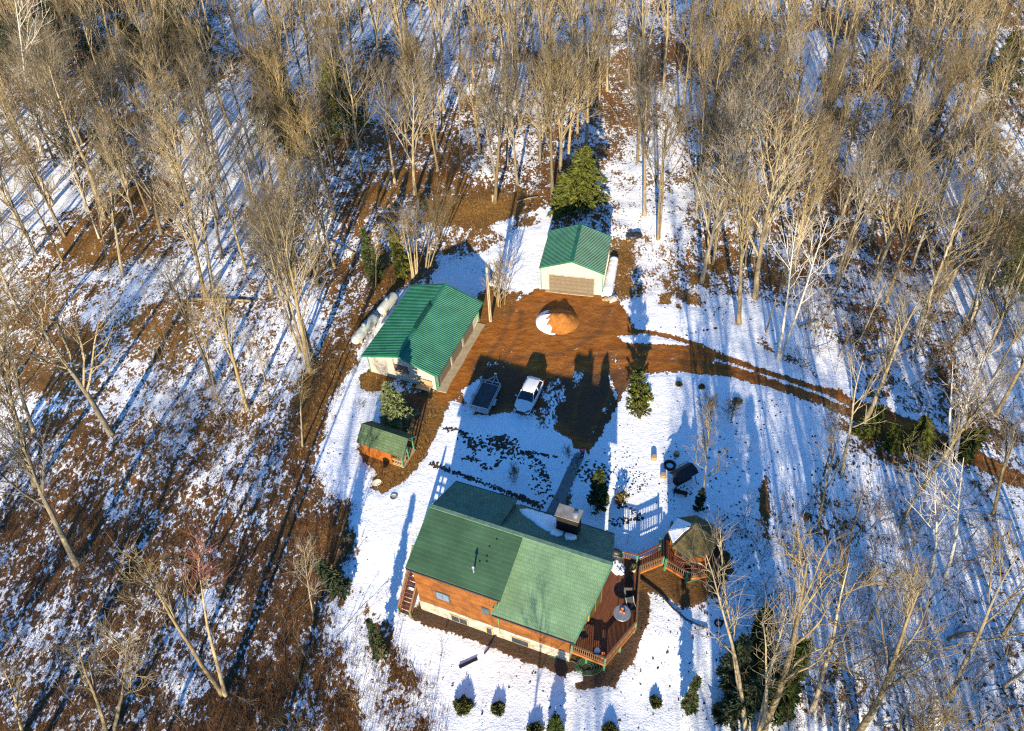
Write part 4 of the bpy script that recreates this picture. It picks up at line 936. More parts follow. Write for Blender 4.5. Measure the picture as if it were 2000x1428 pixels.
# ---- round cover in the yard
p = gp(769, 972); mb = MB(); mb.lathe([(.34, -.1), (.34, .14), (.27, .16), (.26, .09), (.20, .09), (.02, .10)], (0, 0, 0), 20)
o = tag(mb.obj("well_cover", M("grey_lid", (.22, .21, .19), .8, (.42, .41, .39), scale=5)), "round grey ground cover lying in snow left of the house", "cover"); o.location = p
# ---- stumps, tyre, glider, benches
CUT = M("cut_wood", (.34, .24, .13), .8, (.46, .34, .20), scale=5)
STB = M("stump_bark", (.09, .06, .035), .9, (.16, .11, .065), scale=6)
for px, py, lab in ((1277, 897, "sunlit log stump seat farthest left of the tyre ring"), (1321, 890, "dark log stump seat just behind the tyre ring"), (1295, 932, "sunlit log stump seat nearest the deck, topped by snow")):
    p = gp(px, py); t = thing("stump_seat", lab, "stump", p, random.random(), "stump seats round the fire ring")
    mb = MB(); mb.lathe([(.29, -.1), (.26, .1), (.25, .42), (.235, .45)], (0, 0, 0), 14); mb.obj("stump", STB if px == 1321 else M("pale_bark", (.24, .16, .09), .9, (.34, .24, .14), scale=5), t)
    mb = MB(); mb.lathe([(.225, .44), (.22, .465), (.02, .47)], (0, 0, 0), 14); mb.obj("cut_face", CUT, t)
p = gp(1308, 911); mb = MB(); n = 28
for j in range(n):
    a = j / n * 2 * math.pi; mb.box((.46 * math.cos(a) * 1.0, .46 * math.sin(a), .12), (.17, .12, .26), rz=a)
mb.lathe([(.33, 0), (.50, 0), (.50, .2), (.42, .25), (.33, .2), (.33, 0)], (0, 0, 0), 24, caps=False)
o = tag(mb.obj("tyre_ring", RUBBER), "black tractor tyre lying flat as a fire ring in the snow", "tyre"); o.location = p
p = gp(1332, 944); t = thing("glider_swing", "dark covered garden swing seat standing between the tyre ring and a thin tree", "garden swing", p, RZ(27))
mb = MB(); mb.box((0, .0, .45), (1.7, .55, .1)); mb.obj("seat", BLACK, t)
mb = MB(); mb.box((0, .30, .8), (1.7, .1, .65)); mb.obj("backrest", BLACK, t)
mb = MB(); v = []
for i in range(9):
    x = -1.1 + 2.2 * i / 8
    for y, z in ((-.65, 1.55), (-.3, 1.78), (.3, 1.8), (.7, 1.5)): v.append((x, y, z + .03 * math.sin(i)))
mb.add(v, [(i * 4 + j, (i + 1) * 4 + j, (i + 1) * 4 + j + 1, i * 4 + j + 1) for i in range(8) for j in range(3)]); 
co = mb.obj("canopy", M("dark_canvas", (.012, .011, .014), .7, (.03, .026, .03)), t)
for x in (-1.02, 1.02):
    mb = MB(); mb.tube([(x, -.75, 0), (x, 0, 1.7), (x, .75, 0)], .035, 6); mb.obj("side_frame", DARKMETAL, t)
mb = MB()
for k in range(6): mb.tube([(.15 + k * .17, .62, 1.35), (.18 + k * .17, .95, 1.5), (.22 + k * .17, .98, .9)], .018, 5)
mb.obj("rack", DARKMETAL, t)
p = gp(1328, 966); t = thing("low_bench", "low dark slatted bench in the snow below the garden swing", "bench", p, RZ(-22))
mb = MB()
for k in range(4): mb.box((0, -.15 + k * .11, .36), (1.2, .09, .04))
mb.obj("seat", DARKW, t)
for x in (-.5, .5): mb = MB(); mb.box((x, 0, .17), (.07, .36, .36)); mb.obj("leg", DARKW, t)
# planter bush between conifer and deck shadow
p = gp(1209, 980); t = thing("planter", "low dark half barrel planter with a ragged olive shrub near the arborvitae", "planter", p)
mb = MB(); mb.lathe([(.36, -.05), (.44, .3), (.45, .38), (.38, .38), (.36, .32), (.02, .33)], (0, 0, 0), 14); mb.obj("tub", DARKW, t)
mb = MB()
for k in range(170):
    a = random.random() * 6.28; r = random.random() ** .5 * .5; q = np.array([.25 + r * math.cos(a), .15 + r * math.sin(a), .35 + random.random() * .5]); d = np.array([random.gauss(0, .1), random.gauss(0, .1), .12]); e = np.array([random.gauss(0, .05), random.gauss(0, .05), .02])
    mb.add([q, q + d + e, q + d * 1.6, q + d - e], [(0, 1, 2, 3)])
mb.obj("shrub", M("olive_leaf", (.07, .06, .012), .8, (.15, .12, .025), scale=4), t)
p = gp(1186, 1003)
# ---- person
def skin_obj(name, verts, edges, radii, mat, parent, sub=2):
    me = bpy.data.meshes.new(name); me.from_pydata(verts, edges, []); o = bpy.data.objects.new(name, me); COL.objects.link(o); me.materials.append(mat)
    md = o.modifiers.new("skin", 'SKIN'); md.use_smooth_shade = True
    if not me.skin_vertices: me.skin_vertices.new()
    for i, r in enumerate(radii): me.skin_vertices[0].data[i].radius = (r, r) if np.isscalar(r) else r
    me.skin_vertices[0].data[0].use_root = True
    ss = o.modifiers.new("sub", 'SUBSURF'); ss.levels = sub; ss.render_levels = sub
    o.parent = parent; return o
p = gp(1137, 895, .08); pe = thing("person", "person in a bright pink jacket and dark trousers standing at the head of the walkway", "person", p, RZ(200))
k = 1.5 / 1.7
V_ = [(0, 0, .93), (0, .01, 1.12), (0, 0, 1.36), (0, -.01, 1.48), (0, -.02, 1.60), (.10, 0, .88), (.11, -.02, .50), (.12, .02, .08), (.13, -.12, .03), (-.10, 0, .88), (-.11, .02, .50), (-.12, .04, .08), (-.13, -.10, .03),
      (.19, 0, 1.40), (.26, .02, 1.14), (.24, -.12, .92), (.235, -.17, .84), (-.19, 0, 1.40), (-.26, .02, 1.14), (-.22, -.16, .95), (-.21, -.22, .88)]
E_ = [(0, 1), (1, 2), (2, 3), (3, 4), (0, 5), (5, 6), (6, 7), (7, 8), (0, 9), (9, 10), (10, 11), (11, 12), (2, 13), (13, 14), (14, 15), (15, 16), (2, 17), (17, 18), (18, 19), (19, 20)]
Rr = [.13, .125, .13, .055, .10, .085, .06, .042, .04, .085, .06, .042, .04, .06, .045, .034, .03, .06, .045, .034, .03]
V_ = [tuple(np.array(v) * k) for v in V_]; Rr = [r * k for r in Rr]
SKINM = M("skin", (.42, .25, .18), .6, (.48, .30, .22)); PINK = M("pink_fabric", (.45, .02, .13), .8, (.58, .04, .20), scale=8); NAVY = M("dark_fabric", (.012, .012, .018), .85, (.025, .025, .035))
bd = skin_obj("body", V_, E_, Rr, SKINM, pe)
sub = lambda idx: [V_[i] for i in idx]
ji = [0, 1, 2, 13, 14, 15, 17, 18, 19]; skin_obj("jacket", sub(ji), [(0, 1), (1, 2), (2, 3), (3, 4), (4, 5), (2, 6), (6, 7), (7, 8)], [Rr[i] * 1.28 for i in ji], PINK, pe)
ti = [0, 5, 6, 7, 9, 10, 11]; skin_obj("trousers", sub(ti), [(0, 1), (1, 2), (2, 3), (0, 4), (4, 5), (5, 6)], [Rr[i] * 1.22 for i in ti], NAVY, pe)
mb = MB(); mb.blob((0, .015, 1.64 * k), (.115 * k, .125 * k, .11 * k), 2, 12, 8, .08); mb.obj("hair", M("brown_hair", (.05, .03, .018), .7, (.09, .055, .03)), pe, smooth=True)
for sx in (-1, 1):
    mb = MB(); mb.blob((sx * .125 * k, -.05, .05), (.05, .12, .055), 3, 10, 6, .05); mb.obj("boot", BLACK, pe, smooth=True)
    mb = MB()
    for f in range(5):
        hx = sx * (.222 if sx > 0 else .21) * k; b0 = np.array([hx + (f - 2) * .013, (-.17 if sx > 0 else -.22) * k, (.84 if sx > 0 else .88) * k]); mb.tube([b0, b0 + (sx * .004 * (f - 2), -.015, -.045), b0 + (0, -.005, -.075 + abs(f - 2) * .008)], [.009, .008, .006], 5)
    mb.obj("fingers", SKINM, pe)
p = gp(1128, 893, .08); mb = MB(); mb.blob((0, 0, .2), (.34, .24, .24), 5, 14, 8, .25, zmin=-.2); mb.tube([(-.1, 0, .42), (0, 0, .56), (.1, 0, .42)], .015, 5)
o = tag(mb.obj("bag", M("grey_cloth", (.22, .22, .24), .85, (.32, .32, .34)), smooth=True), "pale grey bag on the walkway beside the person in pink", "bag"); o.location = p

# ---- things on the deck
def dk_at(px, py, z=DZ): q = G(px, py, z); return (q[0], q[1], z)
t = thing("gas_grill", "black covered gas grill with a steel front on the rear corner of the deck", "grill", dk_at(1201, 1090), RZ(-20))
mb = MB(); mb.box((0, 0, .45), (1.2, .55, .75)); mb.obj("cabinet", BLACK, t)
mb = MB(); mb.blob((0, 0, .95), (.5, .32, .28), 2, 16, 8, .03, zmin=-.12); mb.obj("lid", BLACK, t, smooth=True)
mb = MB(); mb.box((0, -.36, .93), (.8, .05, .05)); mb.obj("handle", GALV, t)
mb = MB()
for x in (-.45, -.25, 0, .25, .45): mb.lathe([(.04, 0), (.04, .05)], (x, -.30, .76), 8)
mb.obj("knobs", GALV, t)
mb = MB(); mb.blob((0, 0, .05), (.42, .66, .14), 8, 40, 18, .9, zmin=-.05); mb.blob((.05, -.35, .05), (.32, .36, .2), 3, 30, 14, .9, zmin=-.05); mb.blob((-.1, .3, .05), (.3, .3, .22), 5, 30, 14, .9, zmin=-.05)
o = tag(mb.obj("snow_heap", SNOW, smooth=True), "lumpy heap of white snow on the deck below the grill", "snow heap"); o.location = dk_at(1206, 1109); o.rotation_euler = (0, 0, .3)
t = thing("round_table", "round dark glass patio table on the deck", "table", dk_at(1214, 1206), 0)
mb = MB(); mb.lathe([(.62, .70), (.64, .71), (.64, .73), (.60, .735)], (0, 0, 0), 28); mb.obj("tabletop", M("smoked_glass", (.028, .02, .015), .7, (.045, .034, .026), spec=.05), t)
mb = MB(); mb.lathe([(.645, .69), (.665, .71), (.645, .74)], (0, 0, 0), 28); mb.obj("rim", GALV, t)
for a in (.6, 2.2, 3.7, 5.3): mb = MB(); mb.tube([(.5 * math.cos(a), .5 * math.sin(a), 0), (.3 * math.cos(a), .3 * math.sin(a), .7)], .02, 6); mb.obj("leg", DARKMETAL, t)
TERRA = M("orange_gourd", (.46, .12, .03), .6, (.55, .20, .06), scale=6)
tc_ = np.array(dk_at(1214, 1206))
for dx, dy, r, lab in ((.05, .32, .13, "largest orange pumpkin at the far side of the patio table"), (-.08, .12, .11, "orange pumpkin in the middle of the patio table"), (.14, -.02, .10, "smallest paler pumpkin at the near side of the trio")):
    t = thing("pumpkin", lab, "pumpkin", (tc_[0] + dx, tc_[1] + dy, DZ + .735), 0, "pumpkins on the patio table")
    mb = MB(); v = []
    for i in range(9):
        ph_ = math.pi * i / 8
        for j in range(20): a = j / 20 * 6.283; rr = r * math.sin(ph_) * (1 - .07 * (j % 4 == 0)); v.append((rr * math.cos(a), rr * math.sin(a), r * .8 + r * .8 * math.cos(ph_)))
    mb.add(v, [(i * 20 + j, (i + 1) * 20 + j, (i + 1) * 20 + (j + 1) % 20, i * 20 + (j + 1) % 20) for i in range(8) for j in range(20)]); mb.obj("fruit", TERRA, t, smooth=True)
    mb = MB(); mb.tube([(0, 0, r * 1.5), (.01, .01, r * 1.95)], [.02, .012], 6); mb.obj("stem", DARKW, t)
def chair(label, px, py, rz, seatm, framem, recl=.25):
    t = thing("patio_chair", label, "chair", dk_at(px, py), rz, "chairs on the deck")
    mb = MB(); mb.box((0, 0, .42), (.56, .54, .04)); mb.obj("seat", seatm, t)
    mb = MB(); mb.bar((0, .27, .44), (0, .27 + recl, 1.0), .56, .04, up=(0, 1, 0)); mb.obj("backrest", seatm, t)
    for sx in (-1, 1):
        mb = MB(); mb.tube([(sx * .30, -.3, 0), (sx * .30, -.28, .62), (sx * .30, .3, .64), (sx * .30, .27 + recl, 1.02)], .018, 6); mb.tube([(sx * .30, .32, 0), (sx * .30, .3, .64)], .018, 6); mb.obj("chair_frame", framem, t)
chair("sling chair with a bright pale frame beside the deck rail", 1232, 1190, RZ(10), BLACK, M("pale_frame", (.35, .38, .40), .4, (.45, .48, .5)))
chair("dark chair at the far side of the patio table", 1226, 1172, RZ(-5), BLACK, DARKMETAL)
chair("dark chair half hidden under the house eave by the front rail", 1140, 1246, RZ(30), M("grey_sling", (.03, .028, .028), .7, (.05, .048, .048)), DARKMETAL, .5)
chair("dark chair in the front deck corner with snow on it", 1166, 1277, RZ(170), BLACK, DARKMETAL)
q = np.array(dk_at(1166, 1277)); mb = MB(); mb.blob((0, 0, .52), (.24, .24, .1), 12, 14, 8, .25, zmin=-.05); o = tag(mb.obj("snow_cushion", SNOW, smooth=True), "rounded cap of snow on the chair seat in the front deck corner", "snow cap"); o.location = q
t = thing("flower_pot", "terracotta pot standing by the front corner post of the deck", "pot", dk_at(1177, 1284)); mb = MB(); mb.lathe([(.16, 0), (.23, .32), (.25, .33), (.25, .4), (.21, .4), (.19, .33), (.01, .33)], (0, 0, 0), 14); mb.obj("pot", M("terracotta", (.42, .11, .05), .8, (.5, .16, .08)), t)
t = thing("barrel_planter", "cream barrel planter with dark plants at the deck end of the footbridge", "planter", dk_at(1236, 1115)); mb = MB(); mb.lathe([(.2, 0), (.25, .2), (.22, .42), (.18, .42), (.17, .36), (.01, .36)], (0, 0, 0), 14); mb.obj("barrel", M("cream_pot", (.34, .27, .16), .7, (.42, .34, .22)), t)
mb = MB()
for k_ in range(60):
    a = random.random() * 6.28; q = np.array([.1 * math.cos(a), .1 * math.sin(a), .4]); d = np.array([.22 * math.cos(a) + random.gauss(0, .06), .22 * math.sin(a), .3 * random.random()]); e = np.array([.03, -.03, 0]); mb.add([q - e, q + d, q + e], [(0, 1, 2)])
mb.obj("plant", NEEDD, t)
t = thing("side_table", "small dark square side table against the right deck rail", "side table", dk_at(1230, 1137), RZ(-15)); mb = MB(); mb.box((0, 0, .42), (.5, .5, .05)); mb.obj("tabletop", DARKW, t)
for x in (-.2, .2):
    for y in (-.2, .2): mb = MB(); mb.box((x, y, .2), (.05, .05, .4)); mb.obj("leg", DARKW, t)
# ---- pipes, hose, planks
pts = [gp(x, y, .1) for x, y in ((1247, 1128), (1262, 1140), (1290, 1162), (1315, 1190), (1340, 1211), (1362, 1222), (1382, 1229))]
mb = MB(); mb.tube(pts, .075, 8); tag(mb.obj("drain_pipe", BLACK, smooth=True), "black corrugated drain pipe curving over the snow from the deck", "pipe")
mb = MB(); mb.tube([gp(969, 1243, .2), gp(962, 1258, .12), gp(946, 1278, .08)], [.07, .07, .06], 8); tag(mb.obj("downspout_pipe", DARKMETAL), "dark downspout extension lying from the house corner onto the snow", "pipe")
a, b_ = gp(897, 1304, .04), gp(932, 1287, .04); mb = MB(); mb.bar(a, b_, .22, .05); mb.bar(a + (0, .12, .05), b_ + (0, .12, .05), .03, .07); tag(mb.obj("black_board", M('black_board_paint', (.012, .011, .014), .95, (.025, .022, .026), spec=.1)), "black board lying on the snow in front of the house", "board")
mb = MB(); c = gp(1145, 1304, .05)
for k_ in range(5):
    r = .35 + .13 * k_; n = 26; mb.tube([(c[0] + r * math.cos(6.283 * i / n) * 1.15 + .05 * k_, c[1] + r * math.sin(6.283 * i / n) * .8, c[2] + .03 * k_ + .02 * math.sin(i)) for i in range(n + 1)], .022, 5)
mb.tube([gp(1130, 1300, .06), gp(1118, 1292, .05), gp(1105, 1292, .05), gp(1090, 1287, .05), gp(1075, 1282, .05)], .022, 5)
tag(mb.obj("garden_hose", M("hose_green", (.03, .13, .06), .5, (.06, .22, .11))), "coiled green garden hose on the mulch below the front deck corner", "hose")
p = gp(1403, 1218); mb = MB(); mb.lathe([(.2, 0), (.33, 0), (.34, .12), (.27, .2), (.2, .12), (.2, 0)], (0, 0, 0), 18, caps=False); o = tag(mb.obj("old_tyre", RUBBER), "small dark tyre lying alone in snow right of the drain pipe", "tyre"); o.location = p
p = gp(966, 394); mb = MB(); mb.box((0, 0, .5), (.62, .12, 1.0)); mb.box((0, .1, .35), (.1, .12, .7)); o = tag(mb.obj("pale_board", M("pink_board", (.30, .21, .16), .8, (.38, .28, .22))), "pale pinkish board leaning at the foot of the tall tree behind the workshop", "board"); o.location = p
for px, py, sx, sy, lab in ((1238, 462, .9, .55, "black crumpled tarp heap among leaves right of the garage"), (757, 428, 1.5, 1.1, "dark tarp heap in the trees behind the workshop")):
    p = gp(px, py); mb = MB(); mb.blob((0, 0, 0), (sx, sy, .5), int(px), 18, 10, .4, zmin=-.1); o = tag(mb.obj("tarp_heap", BLACK), lab, "tarp", "tarp heaps"); o.location = p
# fallen logs
LOGM = M("log_bark", (.17, .13, .08), .9, (.28, .22, .14), scale=3)
for k_, (a, b_, r, lab) in enumerate((((365, 586), (500, 590), .2, "long fallen log lying level on the snow left of the workshop"), ((1215, 250), (1190, 205), .14, "fallen log on snow in the gap far behind the garage"), ((1560, 640), (1600, 628), .12, "short fallen log in leaves above the road bend"), ((1690, 700), (1740, 690), .13, "fallen log under the trees right of the twin birch"), ((640, 470), (700, 500), .13, "fallen log on the bare bank behind the workshop"), ((1850, 1250), (1905, 1235), .15, "fallen log in the snow near the lower right corner"), ((1010, 395), (1050, 385), .1, "thin fallen log on brown grass left of the hemlock"))):
    p0, p1 = gp(*a, r * .7), gp(*b_, r * .7); m_ = (p0 + p1) / 2 + np.array([.1, .15, .03]); mb = MB(); mb.tube([p0, m_, p1], [r, r * .85, r * .6], 9); tag(mb.obj("fallen_log", LOGM), lab, "log", "fallen logs")
# white posts / rod by the house
for px, py in ((1197, 1068), (1226, 1062)):
    p = gp(px, py); mb = MB(); mb.tube([p, p + (0, 0, 1.3)], .025, 6); mb.lathe([(.12, 0), (.12, .03)], p, 8); tag(mb.obj("garden_stake", DARKMETAL), "thin dark stake in snow behind the deck, " + ("beside the house corner" if px < 1210 else "nearer the footbridge"), "stake", "stakes behind the deck")

# ================================================================== TREES
def nrmz(v): return v / (np.linalg.norm(v, axis=-1, keepdims=True) + 1e-9)
def grow(S, D, Ln, R0, R1, k, up, wig, g):
    B = len(S); P = np.zeros((B, k + 1, 3)); P[:, 0] = S; d = nrmz(D.copy()); T = np.zeros((B, k + 1, 3)); T[:, 0] = d
    for i in range(k):
        d = nrmz(d + np.array([0, 0, 1.]) * up / k + g.normal(0, wig, (B, 3)))
        P[:, i + 1] = P[:, i] + d * (Ln / k)[:, None]; T[:, i + 1] = d
    R = R0[:, None] + (R1 - R0)[:, None] * np.linspace(0, 1, k + 1)[None]
    return P, T, R
def tubes(P, R, n):
    B, K, _ = P.shape; t = np.gradient(P, axis=1); t = nrmz(t); ref = np.array([.31, .17, .93]); u = nrmz(np.cross(t, ref)); v = np.cross(t, u)
    a = np.arange(n) / n * 2 * math.pi
    ring = P[:, :, None] + R[:, :, None, None] * (np.cos(a)[:, None] * u[:, :, None] + np.sin(a)[:, None] * v[:, :, None])
    idx = np.arange(B * K * n).reshape(B, K, n); j = (np.arange(n) + 1) % n
    q = np.stack([idx[:, :-1], idx[:, :-1][:, :, j], idx[:, 1:][:, :, j], idx[:, 1:]], -1).reshape(-1, 4)
    return ring.reshape(-1, 3), q
def kids(P, T, R, Ln, per, t0, t1, a0, a1, g, az=None):
    B, K, _ = P.shape; m = B * per; pi = np.repeat(np.arange(B), per)
    tt = (np.tile((np.arange(per) + .5) / per, B) + g.uniform(-.5, .5, m) / per) * (t1 - t0) + t0
    f = tt * (K - 1); i0 = np.minimum(f.astype(int), K - 2); fr = (f - i0)[:, None]
    S = P[pi, i0] * (1 - fr) + P[pi, i0 + 1] * fr; t = nrmz(T[pi, i0] * (1 - fr) + T[pi, i0 + 1] * fr)
    r = R[pi, i0] * (1 - fr[:, 0]) + R[pi, i0 + 1] * fr[:, 0]
    q = g.normal(0, 1, (m, 3)); q = nrmz(q - (q * t).sum(1, keepdims=True) * t); an = g.uniform(a0, a1, m)[:, None]
    return S, nrmz(t * np.cos(an) + q * np.sin(an)), r, tt, Ln[pi]
def make_tree(seed, H=17., stems=1, first=.42, spread=(.35, .75), limbs=15, up=.55, dens=1., thick=1., crownr=.42, n2=7, n3=4, n4=1, lean=0.):
    g = np.random.default_rng(seed); tr_, cr_ = MB(), MB()
    ang = g.uniform(0, 6.28, stems); tl = g.uniform(.05, .16, stems) * (stems > 1)
    S = np.stack([.22 * np.cos(ang) * (stems > 1), .22 * np.sin(ang) * (stems > 1), np.full(stems, -.4)], 1)
    D = np.stack([np.cos(ang) * tl, np.sin(ang) * tl, np.ones(stems)], 1); Lt = H * g.uniform(.84, 1., stems) if stems > 1 else np.array([H * .97])
    rb = np.full(stems, .0125 * H * thick) * (.8 if stems > 1 else 1)
    P, T, R = grow(S, D, Lt, rb, rb * .12, 12, .1, .022, g)
    R[:, 0] *= 1.35
    v, q = tubes(P, R, 9); tr_.addq(v, q)
    S, D, r, tt, L_ = kids(P, T, R, Lt, limbs, first, .97, *spread, g)
    L1 = H * crownr * (1.12 - .72 * (tt - first) / (1 - first)) * g.uniform(.7, 1.15, len(S))
    r1 = np.minimum(r * .66, .0058 * H * thick)
    P1, T1, R1 = grow(S, D, L1, r1, r1 * .3, 6, up, .07, g); v, q = tubes(P1, R1, 5); cr_.addq(v, q, 0)
    S, D, r, tt, L_ = kids(P1, T1, R1, L1, n2, .22, .98, .35, .85, g)
    L2 = L_ * g.uniform(.28, .55, len(S)) * (1.15 - .5 * tt); r2 = np.maximum(r * .62, .019)
    P2, T2, R2 = grow(S, D, L2, r2, r2 * .4, 4, up * .7, .09, g); v, q = tubes(P2, R2, 4); cr_.addq(v, q, 0)
    S, D, r, tt, L_ = kids(P2, T2, R2, L2, n3, .25, 1., .3, .8, g)
    L3 = np.maximum(.5, L_ * g.uniform(.35, .7, len(S))); r3 = np.maximum(r * .55, .0125)
    P3, T3, R3 = grow(S, D, L3, r3, r3 * .5, 3, up * .5, .09, g); v, q = tubes(P3, R3, 3); cr_.addq(v, q, 1)
    if n4:
        S, D, r, tt, L_ = kids(P3, T3, R3, L3, n4, .25, 1., .3, .75, g)
        L4 = g.uniform(.35, .8, len(S)); r4 = np.full(len(S), .0095)
        P4, T4, R4 = grow(S, D, L4, r4, r4 * .5, 2, up * .4, .08, g); v, q = tubes(P4, R4, 3); cr_.addq(v, q, 1)
    return tr_, cr_
def tmpl(name, mats, tmats, **kw):
    a, b_ = make_tree(**kw); return (a.mesh(name + "_trunk", mats, True), b_.mesh(name + "_crown", tmats, True), kw.get("H", 17.))
TP = {
 'tall1': tmpl("tall", BARK, [BARK, TWIG], seed=1, H=18, first=.36, limbs=15, spread=(.28, .55), crownr=.36),
 'tall2': tmpl("tallb", BARK, [BARK, TWIG], seed=2, H=18, first=.42, limbs=13, spread=(.25, .5), crownr=.33),
 'wide1': tmpl("wide", BARK, [BARK, TWIG], seed=3, H=17, first=.28, limbs=16, spread=(.35, .75), crownr=.42, thick=1.1),
 'wide2': tmpl("wideb", BARK, [BARK, TWIG], seed=4, H=17, first=.32, limbs=13, spread=(.35, .75), crownr=.44, thick=1.1, up=.7),
 'clump': tmpl("clump", BARK, [BARK, TWIG], seed=5, H=15, stems=4, first=.42, limbs=8, spread=(.28, .6), crownr=.36, n2=6, thick=.9),
 'twin': tmpl("twin", BARK, [BARK, TWIG], seed=6, H=17, stems=2, first=.42, limbs=11, spread=(.3, .65), crownr=.40),
 'slim1': tmpl("slim", BARK, [BARK, TWIG], seed=7, H=14, first=.45, limbs=10, spread=(.3, .6), crownr=.28, n2=5, n3=4, thick=.62),
 'slim2': tmpl("slimb", BARK, [BARK, TWIG], seed=8, H=13, first=.35, limbs=11, spread=(.35, .7), crownr=.28, n2=5, n3=4, thick=.6),
 'tall3': tmpl("tallc", BARK, [BARK, TWIG], seed=41, H=17, first=.3, limbs=18, spread=(.3, .6), crownr=.3, n2=6, up=.75),
 'wide3': tmpl("widec", BARK, [BARK, TWIG], seed=42, H=15, first=.25, limbs=12, spread=(.5, .95), crownr=.44, up=.5, n2=8),
 'twin2': tmpl("twinb", BARK, [BARK, TWIG], seed=43, H=16, stems=3, first=.35, limbs=8, spread=(.3, .7), crownr=.36),
 'birch': tmpl("birch", BIRCH, [BIRCH, BIRCHT], seed=9, H=15, first=.45, limbs=10, spread=(.35, .75), crownr=.28, n2=4, n3=3, n4=0, thick=.72, up=.4),
 'birch2': tmpl("birchb", BIRCH, [BIRCH, BIRCHT], seed=10, H=15, first=.5, limbs=8, spread=(.35, .8), crownr=.34, n2=4, n3=3, n4=0, thick=.8, up=.5),
 'sparse': tmpl("sparse", BARK, [BARK, TWIG], seed=11, H=13, first=.4, limbs=9, spread=(.4, .85), crownr=.32, n2=4, n3=3, n4=2, thick=.75, up=.4),
 'bush': tmpl("bush", BARK, [BARK, TWIG], seed=12, H=5, stems=7, first=.2, limbs=6, spread=(.25, .5), crownr=.36, n2=4, n3=3, n4=0, thick=.75),
 'open1': tmpl("open", BARK, [BARK, TWIG], seed=21, H=16, first=.38, limbs=8, spread=(.25, .52), crownr=.26, n2=5, n3=3, n4=1, up=.6, thick=.9),
 'open2': tmpl("openb", BARK, [BARK, TWIG], seed=22, H=16, first=.45, limbs=7, spread=(.3, .7), crownr=.28, n2=5, n3=3, n4=1, up=.5, thick=.85),
 'openc': tmpl("openc", BARK, [BARK, TWIG], seed=23, H=15, stems=4, first=.5, limbs=5, spread=(.18, .38), crownr=.16, n2=4, n3=3, n4=1, thick=.72, up=.6),
 'red': tmpl("red", BARK, [BARK, TWIGR], seed=13, H=13, first=.72, limbs=6, spread=(.2, .5), crownr=.16, n2=5, n3=4, n4=1, thick=.75),
}
def place(t, base, h, lean=(0, 0), spin=None, label="", cat="tree", group=None, name="bare_tree"):
    tm, cm, H0 = TP[t]; s_ = h / H0
    r = bpy.data.objects.new(name, None); COL.objects.link(r); r.empty_display_size = .2
    ax = Vector((lean[0], lean[1], h)).normalized(); q = Vector((0, 0, 1)).rotation_difference(ax)
    m = q.to_matrix() @ Matrix.Rotation(random.random() * 6.28 if spin is None else spin, 3, 'Z')
    r.location = base; r.rotation_euler = m.to_euler(); k_ = random.uniform(.85, 1.2); r.scale = (s_ * k_, s_ * k_, s_)
    for nm, me in (("trunk", tm), ("crown", cm)):
        o = bpy.data.objects.new(nm, me); COL.objects.link(o); o.parent = r
    r["label"] = label; r["category"] = cat
    if group: r["group"] = group
    return r
def by_px(bx, by, tx, ty):
    b_ = G(bx, by); d = FW + (tx - 1000) / FPX * RT + (714 - ty) / FPX * UP
    t = b_[1] / d[1]; top = np.array([0, 0, HC]) + t * d; h = top[2] - b_[2]; return b_, float(np.clip(h, 2, 26)), (float(top[0] - b_[0]), 0.)

